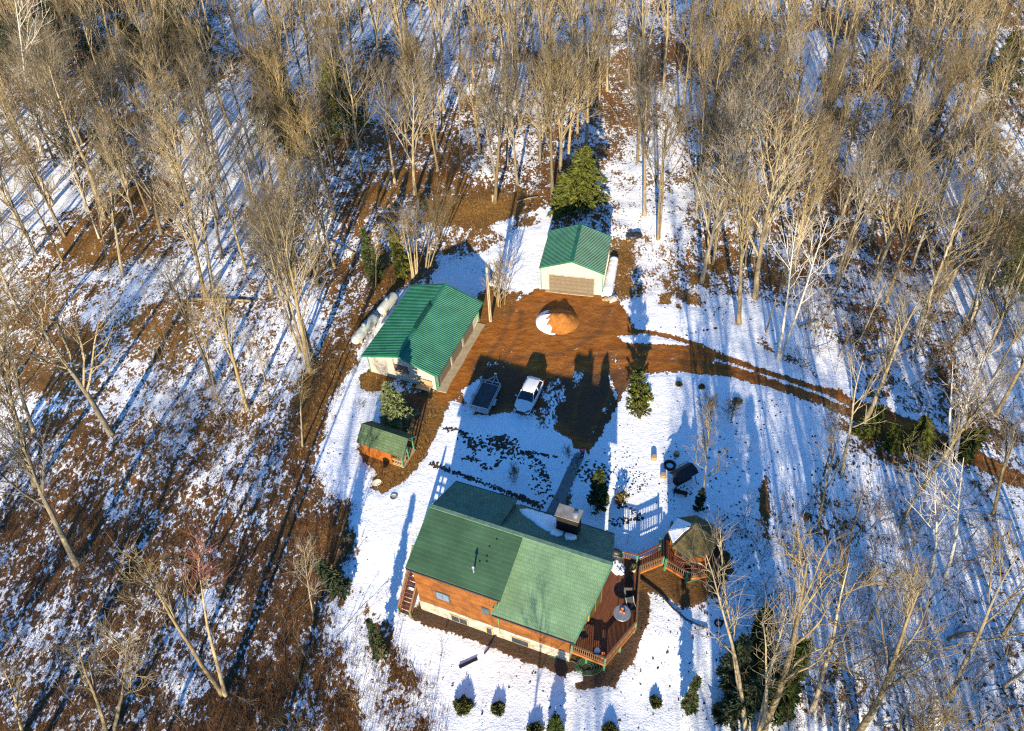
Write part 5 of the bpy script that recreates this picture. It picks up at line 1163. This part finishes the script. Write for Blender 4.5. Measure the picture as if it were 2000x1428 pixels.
GF = "bare forest trees"
HAND = [  # base x, base y, top x, top y, template, label
 (217, 847, 60, 560, 'wide2', "big leaning bare tree with a fan crown standing alone above the brush slope"),
 (150, 1101, -30, 780, 'tall2', "long leaning bare trunk rising from dark brush at the left edge"),
 (66, 842, -20, 560, 'tall1', "bare tree at the left edge, next left of the big leaning fan crowned tree"),
 (70, 950, -60, 640, 'tall2', "bare leaning tree cut by the left edge, below its neighbour at the snow"),
 (423, 779, 395, 600, 'slim1', "thin bare sapling left of the two slender trees on the snowy slope"),
 (418, 749, 350, 500, 'tall2', "slender pale bare tree on the snowy slope left of the workshop"),
 (483, 800, 425, 545, 'tall2', "slender bare tree right of its twin on the snowy slope left of the workshop"),
 (525, 786, 495, 650, 'slim2', "weak sapling between the slender slope trees and the bare bank"),
 (604, 726, 560, 400, 'tall1', "tall bare tree at the head of the bare bank left of the workshop"),
 (613, 704, 540, 380, 'tall2', "tall bare tree just behind the one at the head of the bare bank"),
 (590, 690, 500, 420, 'twin', "bare twin stemmed tree left of the tall pair by the bare bank"),
 (591, 873, 572, 690, 'slim1', "thin bare tree standing in the brown bank nearest the playhouse"),
 (402, 583, 335, 320, 'tall1', "bare tree rising just above the left end of the long fallen log"),
 (415, 565, 360, 290, 'tall1', "bare tree close behind the fallen log, right of its neighbour"),
 (240, 541, 180, 300, 'tall2', "bare tree above the orange grass strip on the left"),
 (213, 523, 165, 330, 'slim1', "thin bare tree left of the tree above the orange grass strip"),
 (434, 1355, 275, 1060, 'open2', "leaning bare tree in the lower left brush, left of its red topped neighbour"),
 (440, 1357, 345, 1105, 'red', "bare tree with red tinted twigs in the lower left brush"),
 (210, 1440, 130, 1235, 'open1', "wide yellowish bare tree low in the lower left corner"),
 (222, 1425, 262, 1195, 'slim2', "thin upright bare tree right of the wide yellowish tree at the lower left"),
 (45, 1435, 20, 1290, 'open1', "low bare tree in the very lower left corner"),
 (612, 1210, 596, 1065, 'slim2', "small pinkish bare tree beside a small conifer left of the house"),
 (82, 304, -5, -40, 'birch2', "white birch with two arms at the upper left edge"),
 (105, 122, 85, -90, 'birch', "white birch against dark pines in the upper left corner"),
 (203, 427, 100, 110, 'wide1', "largest pale bare tree with a broad bright crown in the upper left forest"),
 (171, 413, 90, 190, 'tall2', "bare tree just left of the largest pale broad crowned tree"),
 (385, 472, 330, 215, 'tall1', "bare tree with a dark trunk below the open snowy slope"),
 (588, 332, 545, 110, 'tall2', "bright bare tree standing right of the dark hemlock pair"),
 (810, 546, 795, 395, 'clump', "clump of bare stems directly behind the workshop roof"),
 (832, 540, 850, 385, 'clump', "bare multi stemmed clump right of its twin behind the workshop"),
 (734, 562, 728, 440, 'slim1', "thin bare sapling beside the young dark pine behind the workshop"),
 (979, 596, 985, 500, 'bush', "bare vase shaped shrub right of the utility pole"),
 (967, 396, 972, 95, 'tall1', "tallest bare tree, rising from brown grass behind the workshop"),
 (811, 380, 800, 140, 'wide1', "bare broad tree left of the brown grass behind the workshop"),
 (771, 357, 735, 130, 'tall1', "bare tree with a dark trunk left of the broad one behind the workshop"),
 (1079, 378, 1060, 110, 'tall1', "bare tree next left of the green hemlock behind the garage"),
 (1096, 352, 1095, 95, 'wide1', "bare tree whose round crown towers over the hemlock"),
 (1108, 338, 1118, 110, 'tall2', "bare tree just behind the hemlock, in its trunk cluster"),
 (1259, 420, 1272, 160, 'tall2', "pale bare tree in the leaves right of the garage"),
 (1282, 465, 1290, 190, 'twin', "pale twin stemmed tree nearest the garage on its right"),
 (1229, 168, 1232, -20, 'tall1', "bare tree at the top of the snowy gap far behind the garage"),
 (1328, 262, 1362, 30, 'tall1', "thick pale leaning trunk on the right side of the snowy gap"),
 (1370, 551, 1418, 270, 'tall1', "bare tree standing in a brown leaf ring right of the garage"),
 (1443, 632, 1475, 330, 'tall2', "bare tree between the leaf ring tree and the twin birch"),
 (1475, 582, 1520, 240, 'wide1', "thick bare tree with a wide crown behind the twin birch"),
 (1496, 650, 1540, 480, 'slim1', "thin leaning bare tree left of the twin birch foot"),
 (1519, 703, 1560, 420, 'birch', "upright white stem of the twin birch at the road bend"),
 (1524, 701, 1626, 412, 'birch', "leaning white stem of the twin birch at the road bend"),
 (1625, 590, 1680, 440, 'sparse', "dark leaning bare tree right of the twin birch"),
 (1681, 845, 1790, 560, 'open1', "big bare tree leaning over the far end of the road"),
 (1645, 930, 1690, 700, 'open2', "dark bare trunk left of the road end conifers"),
 (1608, 930, 1655, 780, 'slim1', "thin dark bare tree at the edge of the snowy lawn"),
 (1858, 900, 1850, 660, 'birch2', "crooked white birch beside the road near the right edge"),
 (1866, 902, 1925, 650, 'birch', "white birch leaning right of the crooked birch by the road"),
 (1818, 1126, 1830, 920, 'birch', "pale birch stem low on the right, left of its leaning partner"),
 (1846, 1130, 1912, 890, 'birch2', "leaning white birch low on the right below the road"),
 (1468, 1440, 1500, 1080, 'openc', "bare multi stemmed tree in front of the dark conifers at the lower right"),
 (1490, 1425, 1600, 1060, 'open1', "bare leaning twin tree right of the clump by the dark conifers"),
 (1597, 1040, 1650, 830, 'open2', "dark bare trunk at the right edge of the lawn"),
 (1587, 1388, 1690, 1110, 'sparse', "leaning dark bare tree in snow right of the lower conifers"),
 (1671, 1440, 1800, 1110, 'open1', "large bare tree with forked limbs at the lower right"),
 (1856, 1364, 2010, 1070, 'open2', "thick leaning bare trunk near the lower right corner"),
 (1643, 1136, 1700, 950, 'open2', "dark slanting bare trunk in the middle of the lower right snow"),
 (1755, 1031, 1850, 860, 'sparse', "pale curved bare tree beneath the conifers at the road end"),
 (1940, 1005, 2000, 800, 'open2', "bare tree at the right edge just below the road"),
 (1740, 1330, 1800, 1130, 'slim2', "thin bare tree between the large forked tree and the thick leaning trunk"),
 (1960, 1240, 2060, 1020, 'open1', "bare tree at the right edge above the thick leaning trunk"),
 (1367, 992, 1392, 815, 'slim2', "thin pale garden tree in the lawn behind the gazebo"),
 (1002, 945, 1001, 912, 'bush', "tiny bare sapling in the trampled lawn behind the house"),
]
NTREE = 0; used = []
for bx, by, tx, ty, t, lab in HAND:
    b_, h, ln = by_px(bx, by, tx, ty)
    nm = "birch_tree" if t.startswith('birch') else ("bare_shrub" if t == 'bush' else "bare_tree")
    place(t, b_, h * 1.02, ln, None, lab, "birch" if nm == "birch_tree" else ("shrub" if t == 'bush' else "tree"), None if nm == "bare_shrub" else ("white birches" if nm == "birch_tree" else GF), nm); used.append(b_[:2]); NTREE += 1

def inpoly(x, y, P):
    ins = False; n = len(P)
    for i in range(n):
        a, b_ = P[i], P[(i + 1) % n]
        if (a[1] > y) != (b_[1] > y) and x < (b_[0] - a[0]) * (y - a[1]) / (b_[1] - a[1]) + a[0]: ins = not ins
    return ins
FOREST = [([(-200, -90), (720, -90), (720, 330), (700, 430), (640, 560), (570, 640), (500, 560), (400, 520), (300, 470), (180, 470), (60, 560), (-200, 600)], 1., 2.9),
 ([(720, -90), (1190, -90), (1190, 250), (1090, 370), (1070, 380), (960, 350), (760, 340)], 1., 3.1),
 ([(1190, -90), (1340, -90), (1340, 300), (1200, 330)], .35, 4.5),
 ([(1340, -90), (2250, -90), (2250, 560), (1950, 700), (1850, 720), (1700, 690), (1640, 640), (1560, 620), (1480, 600), (1390, 540), (1350, 420)], 1., 3.0),
 ([(1660, 650), (2250, 560), (2250, 900), (1990, 890), (1850, 810), (1720, 750)], .8, 3.6),
 ([(1650, 930), (1850, 950), (2250, 1040), (2250, 1500), (1720, 1480), (1630, 1200), (1610, 1000)], .9, 4.0),
 ([(-250, 600), (40, 600), (30, 800), (-250, 900)], .6, 4.)]
cand = []
for tries in range(9000):
    x, y = rng.uniform(-125, 120), rng.uniform(16, 168); p = W2P((x, y, 0))
    for P, pr, sp in FOREST:
        if inpoly(p[0], p[1], P):
            if rng.random() > pr: break
            if all((x - u[0]) ** 2 + (y - u[1]) ** 2 > (sp * (1 + .25 * (y > 110))) ** 2 for u in used):
                if 1560 < p[0] < 1612 and 60 < p[1] < 240: break
                if 420 < p[0] < 560 and 150 < p[1] < 330 and rng.random() < .75: break
                used.append((x, y)); cand.append((x, y, p[0], p[1]))
            break
cand = [c for c in cand if -70 < c[2] < 2070 and -60 < c[3]]
cand.sort(key=lambda c: -c[3])
KEEP = 300 - NTREE - 6
COLS = [(-400, 200, "at the left edge"), (200, 420, "left of the open snowy slope"), (420, 620, "around the dark hemlock pair"), (620, 800, "uphill of the propane tanks"), (800, 960, "uphill of the workshop roof"),
        (960, 1090, "uphill of the utility pole"), (1090, 1210, "uphill of the garage hemlock"), (1210, 1380, "in the gap behind the garage"), (1380, 1520, "uphill of the road bend"),
        (1520, 1660, "uphill of the twin birch"), (1660, 1820, "above the far road end"), (1820, 3000, "at the right edge")]
ORD = ["first", "second", "third", "fourth", "fifth", "sixth", "seventh", "eighth", "ninth", "tenth", "eleventh", "twelfth", "thirteenth"]
DESC = {'tall1': "tall bare tree", 'tall2': "narrow bare tree", 'wide1': "broad bare tree", 'wide2': "spreading bare tree", 'clump': "bare tree clump", 'twin': "forked bare tree", 'slim1': "slim bare tree", 'slim2': "thin bushy bare tree", 'tall3': "straight bare tree", 'wide3': "low branched bare tree", 'twin2': "triple stemmed bare tree", 'birch': "white birch", 'sparse': "sparse bare tree"}
cells = {}
for i, c in enumerate(cand[:KEEP]):
    ci = next(k for k, q in enumerate(COLS) if q[0] <= c[2] < q[1]); cells.setdefault((ci, int((c[3] + 100) // 75)), []).append(i)
rows = {}
for ci, ri in cells: rows.setdefault(ci, []).append(ri)
for ci in rows: rows[ci].sort(reverse=True)
labs = {}
for (ci, ri), L_ in cells.items():
    L_.sort(key=lambda i: cand[i][2]); rk = rows[ci].index(ri)
    for n, i in enumerate(L_): labs[i] = (rk, n, COLS[ci][2])
kinds_ = ['tall1', 'tall2', 'wide1', 'wide2', 'clump', 'twin', 'slim1', 'slim2', 'birch', 'sparse', 'tall3', 'wide3', 'twin2']
for i, (x, y, px, py) in enumerate(cand[:KEEP]):
    t = rng.choice(kinds_, p=[.14, .13, .11, .09, .04, .06, .07, .05, .02, .05, .10, .08, .06])
    if px > 1450 and y < 100 and t in ('tall1', 'wide1') and rng.random() < .4: t = 'sparse'
    h = {'slim1': 11.5, 'slim2': 9.5, 'clump': 13, 'birch': 13, 'sparse': 12}.get(t, 15) * rng.uniform(.82, 1.14)
    ln = (-x * .018 * h / 10 + rng.normal(0, .5) + (.5 if px > 1400 else 0), rng.normal(0, .5))
    rk, n, where = labs[i]
    nm = "birch_tree" if t == 'birch' else "bare_tree"
    place(t, (x, y, float(hz(x, y))), h, ln, None, f"{DESC[t]}, {ORD[n]} from left, {ORD[rk] if rk else 'front'} row {where}", "birch" if t == 'birch' else "tree", "white birches" if t == 'birch' else GF, nm)
# farther trees beyond the counted ones, one mass
far = MB(); lite = [make_tree(seed=30 + k, H=17, first=.42, limbs=12, spread=(.3, .65), crownr=.40, n2=6, n3=4, n4=0) for k in range(3)]
def flat(m): return np.concatenate(m.v), [(q, k) for q, k in m.big]
lite = [[flat(m) for m in tc] for tc in lite]
for (x, y, px, py) in cand[KEEP:]:
    a = rng.random() * 6.28; s_ = rng.uniform(.8, 1.15); ca, sa = math.cos(a) * s_, math.sin(a) * s_; Rm = np.array([[ca, -sa, 0], [sa, ca, 0], [-x * .0018 * s_, 0, s_]])
    for V, bg_ in lite[rng.integers(3)]:
        base = far.n; far.v.append(V @ np.array([[ca, sa, 0], [-sa, ca, 0], [-x * .0018, 0, s_]]) + (x, y, float(hz(x, y)))); far.n += len(V)
        for q, k in bg_: far.big.append((q + base, k))
if far.v: kind(far.obj("far_forest", [BARK, TWIG], smooth=True), "stuff")
# trees standing outside the lower edge, whose shadows reach into the picture
SHADE = [(-44, 14), (-40, 2), (-37, 12), (-34, -8), (-28, 13), (-23, -16), (-29, -20), (-46, -6), (-50, 8), (-52, 24), (-48, 30), (-20, 10),
         (9.5, -4), (12.5, 3), (14.5, -12), (17, -2), (19.5, 8), (21, -18), (24, 2), (27, -8), (29, 9), (32, -2), (35, 10), (38, 4), (41, 14), (23, -28), (16, -26), (-2.5, 6), (11, -20), (26, -14), (30, 3), (36, -8), (39, -14), (22, 14), (13, 10), (28, 15), (33, 14), (18, -16), (42, -4), (4.5, -18), (-3, -24), (44, 20), (34, -18), (46, 8)]
for x, y in SHADE:
    t = 'open2' if (x, y) == (-2.5, 6) else rng.choice(['tall1', 'tall2', 'wide1', 'twin']) if x > -12 else rng.choice(['tall1', 'wide1', 'wide2', 'clump'])
    place(t, (x, y, float(hz(x, y))), 13.5 if t == 'open2' else rng.uniform(15, 19), (rng.normal(0, .6), rng.normal(0, .6)), None, "bare tree standing outside the lower edge of the picture", "tree", "trees outside the lower edge")

# ------------------------------------------------------------------ conifers
def conifer_mesh(seed, h, r, nb, droop=.25, z0=.08, shape=1., leaf=.34, lw=.11, per=26, upt=.0, rag=.3):
    g = np.random.default_rng(seed); V = []; n = 0
    f = np.sort(g.random(nb)) ** .85; z = h * (z0 + (1 - z0) * f); Lb = r * np.maximum(.05, (1 - f) ** shape) * g.uniform(1 - rag, 1 + rag * .5, nb); a = g.uniform(0, 6.28, nb)
    m = nb * per; bi = np.repeat(np.arange(nb), per); t = g.random(m) ** .65
    x = Lb[bi] * t; dz = -droop * x * t + upt * x + g.normal(0, .05, m); side = g.normal(0, .16, m) * Lb[bi] * (1.1 - .6 * t)
    c = np.stack([np.cos(a[bi]) * x - np.sin(a[bi]) * side, np.sin(a[bi]) * x + np.cos(a[bi]) * side, z[bi] + dz], 1)
    out = np.stack([np.cos(a[bi]), np.sin(a[bi]), np.full(m, -.15 + upt)], 1); d = nrmz(out + g.normal(0, .55, (m, 3))); w_ = nrmz(np.cross(d, g.normal(0, 1, (m, 3))))
    l_ = leaf * g.uniform(.6, 1.3, m)[:, None]; wd = lw * g.uniform(.6, 1.3, m)[:, None]
    v = np.stack([c - d * l_ * .3, c + w_ * wd + d * l_ * .1, c + d * l_, c - w_ * wd + d * l_ * .1], 1).reshape(-1, 3)
    q = np.arange(m * 4).reshape(-1, 4); return v, q
def conifer(name, label, base, h, r, mat, seed, cat="tree", group=None, lean=(0, 0), **kw):
    t = thing(name, label, cat, base, random.random() * 6.28, group)
    mb = MB(); mb.tube([(0, 0, -.3), (lean[0] * .5, lean[1] * .5, h * .5), (lean[0], lean[1], h * .96)], [.03 + .014 * h, .02 + .009 * h, .012], 7)
    g = np.random.default_rng(seed + 5)
    for k in range(int(h * 5)):
        z = h * g.uniform(.1, .9); L_ = r * (1 - z / h) * .8; a = g.uniform(0, 6.28); mb.tube([(0, 0, z), (L_ * math.cos(a), L_ * math.sin(a), z - .15 * L_)], [.03, .01], 4)
    mb.obj("trunk", STB, t)
    mb = MB(); v, q = conifer_mesh(seed, h, r, **kw); v[:, 0] += lean[0] * v[:, 2] / h; v[:, 1] += lean[1] * v[:, 2] / h; mb.addq(v, q); mb.obj("crown", mat, t)
    return t
def con_px(name, label, bx, by, tx, ty, rpx, mat, seed, **kw):
    b_, h, ln = by_px(bx, by, tx, ty); Z = (b_ - [0, 0, HC]) @ FW; return conifer(name, label, b_, h, rpx * Z / FPX, mat, seed, lean=ln, **kw)
con_px("hemlock_tree", "bright green hemlock right behind the garage roof", 1130, 408, 1143, 290, 54, NEED, 1, nb=150, per=44, leaf=.5, lw=.14, droop=.3, z0=.03, shape=.5, rag=.6)
con_px("hemlock_tree", "smaller green hemlock sprout at the left foot of the garage hemlock", 1100, 405, 1100, 345, 30, NEED, 2, nb=80, per=30, leaf=.45, lw=.14, shape=.7)
con_px("spruce_tree", "pale green young spruce between the workshop and the playhouse", 786, 832, 782, 744, 40, NEEDS, 3, nb=140, per=46, leaf=.26, lw=.075, droop=.05, upt=.05, z0=.06, shape=.75, rag=.25)
con_px("cedar_tree", "bushy olive green cedar on the lawn edge by the driveway", 1250, 818, 1244, 722, 25, NEED, 4, nb=120, per=36, leaf=.25, lw=.08, droop=-.2, upt=.3, z0=.05, shape=.36, rag=.45)
con_px("arborvitae", "dark cone shaped arborvitae beside the walkway behind the house", 1166, 996, 1172, 920, 24, NEEDD, 5, nb=150, per=40, leaf=.2, lw=.07, droop=-.3, upt=.4, z0=.02, shape=.6, rag=.15)
con_px("narrow_shrub", "dark narrow wrapped shrub at the foot of the thin garden tree", 1362, 1000, 1369, 958, 11, NEEDD, 6, nb=60, per=26, leaf=.16, lw=.05, droop=-.3, upt=.5, z0=.02, shape=.45, cat="shrub")
for k, (bx, by, tx, ty, r_, m_, lab) in enumerate((
 (545, 262, 520, 100, 62, NEEDD, "dark hemlock left of the pair in the upper forest"),
 (680, 272, 652, 105, 62, NEED, "lighter topped hemlock right of the pair in the upper forest"),
 (585, 300, 570, 180, 40, NEEDD, "low dark hemlock between the forest pair"),
 (228, 320, 210, 250, 26, NEED, "small yellow green pine among bare trees at the upper left"),
 (355, 100, 335, -20, 75, NEEDD, "dark pine near the top edge, left of centre"),
 (300, 130, 290, 20, 45, NEEDD, "dark pine lower left of the top edge pine"),
 (60, 130, 40, -10, 80, NEEDD, "dark pine in the top left corner behind white birches"),
 (140, 110, 135, -30, 70, NEEDD, "dark pine just right of the top left corner pine"),
 (735, 545, 733, 455, 24, NEEDD, "young dark pine behind the propane tanks"),
 (790, 535, 784, 440, 22, NEED, "thin olive pine left of the bare clump behind the workshop"),
 (1690, 846, 1697, 800, 26, NEED, "olive conifer at the left end of the road end group"),
 (1800, 880, 1808, 826, 30, NEED, "olive conifer in the middle of the road end group"),
 (1862, 885, 1872, 825, 30, NEED, "dark conifer at the right end of the road end group"),
 (1745, 872, 1752, 828, 24, NEED, "small dark conifer low in the road end group"),
 (1478, 1345, 1490, 1225, 44, NEEDD, "tallest dark conifer behind the lower right clump of bare stems"),
 (1435, 1340, 1440, 1225, 36, NEEDD, "dark conifer left of the tallest one at the lower right"),
 (1420, 1400, 1418, 1275, 34, NEEDD, "front dark conifer of the lower right group"),
 (1510, 1395, 1523, 1290, 32, NEEDD, "dark conifer right of the tallest at the lower right"),
 (1340, 1395, 1338, 1342, 15, NEEDD, "small narrow conifer in the snow left of the lower right group"),
 (665, 1150, 668, 1095, 24, NEEDD, "small dark conifer on the brush edge left of the house"),
 (745, 1285, 745, 1230, 13, NEEDD, "thin dark conifer in brush below the staircase"),
 (1990, 560, 2010, 440, 45, NEEDD, "dark conifer at the right edge above the road"),
 (1960, 170, 1990, 60, 40, NEEDD, "dark conifer near the top right corner"),
 (1085, 1430, 1085, 1400, 14, NEEDD, "low conifer cut by the bottom edge left of centre"))):
    con_px("conifer", lab, bx, by, tx, ty, r_, m_, 40 + k, nb=int(60 + r_ * 2), per=34, leaf=.40 if r_ > 25 else .26, lw=.12 if r_ > 25 else .08, droop=.25, z0=.05, shape=.7, group="conifers")
OLV = M("juniper_needles", (.035, .045, .012), .85, (.085, .085, .022), scale=2, lo=.3, hi=.7)
for k, (px, py, r_, lab) in enumerate(((905, 1380, 17, "round olive juniper below the house, larger of the left pair"), (973, 1384, 13, "round olive juniper below the house, smaller of the left pair"), (1280, 1372, 11, "small round juniper alone in the snow below the deck"), (1045, 1426, 13, "round juniper at the bottom edge left of centre"), (1190, 1428, 14, "round juniper at the bottom edge right of centre"), (1410, 1392, 18, "low olive juniper in front of the lower right conifers"), (1577, 1010, 6, "tiny juniper tuft at the right lawn edge"), (1370, 757, 5, "tiny green seedling in the lawn below the road"), (1440, 785, 7, "small green seedling in the lawn left of the lawn edge tree"), (1326, 752, 5, "leftmost tiny green seedling under the road bend"))):
    b_ = G(px, py); Z = (b_ - [0, 0, HC]) @ FW; R_ = r_ * Z / FPX; g = np.random.default_rng(90 + k); m = int(700 + r_ * 60)
    d = nrmz(g.normal(0, 1, (m, 3))); d[:, 2] = abs(d[:, 2]); c = d * R_ * g.uniform(.4, 1.05, (m, 1)) * [1, 1, .9] * (.55 + .9 * fbm(d[:, 0] * 1.5 + k * 7 + 30, d[:, 1] * 1.5 + d[:, 2] + 30, .7, k))[:, None]; w_ = nrmz(np.cross(d, g.normal(0, 1, (m, 3)))); dd = nrmz(d + g.normal(0, .4, (m, 3)))
    mb = MB(); mb.addq(np.stack([c - dd * .1, c + w_ * .05, c + dd * .17, c - w_ * .05], 1).reshape(-1, 3), np.arange(m * 4).reshape(-1, 4)); o = mb.obj("juniper_bush", OLV); o.location = b_; tag(o, lab, "bush", "junipers")
# pinkish bare shrub in the lawn, and weeds
for px, py, tx, ty, lab in ((1385, 815, 1385, 765, "thin pinkish bare shrub in the lawn left of the thin tree top"), (1425, 820, 1430, 775, "thin pinkish bare shrub in the lawn right of the thin tree top"), (1110, 895, 1105, 872, "small bare shrub in the snow left of the walkway head")):
    b_, h, ln = by_px(px, py, tx, ty); place('bush', b_, h, ln, None, lab, "shrub", "bare shrubs in the lawn", "bare_shrub")

# ------------------------------------------------------------------ undergrowth
g = np.random.default_rng(77)
def scatter_blades(name, polys, mat, hgt, wid, per, spread):
    V = []
    for P, n in polys:
        xs = [p[0] for p in P]; ys = [p[1] for p in P]; k = 0; tr0 = 0
        while k < n and tr0 < n * 6:
            tr0 += 1; px, py = g.uniform(min(xs), max(xs)), g.uniform(min(ys), max(ys))
            if not inpoly(px, py, P): continue
            b_ = G(px, py); c, cl, mu = gcover(b_[0], b_[1])
            if cl > .3 or g.random() > 1.15 - .9 * min(1, c) - mu * .5: continue
            k += 1; m = int(per * g.uniform(.5, 1.5)); a = g.uniform(0, 6.28, m); rr = spread * g.random(m) ** .5
            S = np.stack([b_[0] + rr * np.cos(a), b_[1] + rr * np.sin(a), np.full(m, b_[2] - .03)], 1); d = np.stack([np.cos(a) * .6 + g.normal(0, .35, m), np.sin(a) * .6 + g.normal(0, .35, m), np.full(m, 1.)], 1)
            E_ = S + nrmz(d) * (hgt * g.uniform(.4, 1.2, m))[:, None]; w_ = np.stack([-np.sin(a), np.cos(a), 0 * a], 1) * wid
            V.append(np.stack([S - w_, S + w_, E_], 1).reshape(-1, 3))
    v = np.concatenate(V); mb = MB(); mb.addq(v, np.arange(len(v)).reshape(-1, 3)); return kind(mb.obj(name, mat), "stuff")
LB = [(-60, 800), (220, 860), (440, 800), (590, 880), (690, 985), (690, 1110), (640, 1180), (850, 1300), (880, 1440), (-60, 1440)]
scatter_blades("brush", [(LB, 5200), ([(1400, 1000), (1990, 930), (1990, 1430), (1400, 1430)], 900), ([(1560, 560), (2000, 400), (2000, 900), (1700, 740)], 900)], BRUSH, .55, .016, 11, .32)
scatter_blades("dry_grass", [([(200, 560), (640, 470), (600, 880), (240, 860)], 1100), ([(690, 360), (1050, 370), (960, 540), (700, 500)], 700), ([(580, 900), (640, 640), (800, 510), (640, 860)], 500), ([(1200, 440), (1420, 440), (1420, 600), (1210, 600)], 400), ([(0, 430), (330, 420), (160, 660), (0, 660)], 400), ([(690, 720), (860, 760), (840, 900), (740, 965), (700, 890)], 260)], DRYG, .38, .02, 9, .28)
# saplings and fallen branches between the trees
V4 = []; Q4 = []; nb_ = 0
tw_all = []
for P, n in ((FOREST[0][0], 330), (FOREST[1][0], 150), (FOREST[2][0], 50), (FOREST[3][0], 420), (FOREST[4][0], 150), ([(1420, 1000), (1990, 950), (1990, 1430), (1540, 1430)], 260), ([(1560, 560), (1660, 640), (1640, 760), (1540, 700)], 50), ([(230, 560), (600, 480), (600, 860), (300, 860)], 90), (LB, 70)):
    xs = [max(-60, min(2060, p[0])) for p in P]; ys = [max(-60, min(1440, p[1])) for p in P]
    for _ in range(n):
        px, py = g.uniform(min(xs), max(xs)), g.uniform(min(ys), max(ys))
        if not inpoly(px, py, P): continue
        b_ = G(px, py); fallen = g.random() < .35; h = g.uniform(2, 5.5)
        d = nrmz(np.array([[g.normal(0, .12), g.normal(0, .12), 1.]])) if not fallen else nrmz(np.array([[g.normal(), g.normal(), .12]]))
        P0, T0, R0_ = grow(b_[None] + [0, 0, .05], d, np.array([h]), np.array([.030]), np.array([.010]), 5, 0 if fallen else .1, .05, g)
        S, D, r, tt, L_ = kids(P0, T0, R0_, np.array([h]), 9, .2, 1., .4, .9, g); P1, T1, R1 = grow(S, D, h * .28 * g.uniform(.5, 1.2, 9), np.full(9, .014), np.full(9, .007), 3, .2, .1, g)
        S, D, r, tt, L_ = kids(P1, T1, R1, np.full(9, h * .25), 4, .3, 1., .4, .8, g); P2, T2, R2 = grow(S, D, h * .14 * g.uniform(.5, 1.2, 36), np.full(36, .010), np.full(36, .006), 2, .1, .1, g)
        for PP, RR, k in ((P0, R0_, 4), (P1, R1, 3), (P2, R2, 3)):
            v, q = tubes(PP, RR, k); V4.append(v); Q4.append(q + nb_); nb_ += len(v)
mb = MB(); mb.addq(np.concatenate(V4), np.concatenate(Q4)); kind(mb.obj("undergrowth", M("sapling_twig", (.11, .078, .05), .9, (.20, .15, .09), scale=.2)), "stuff")
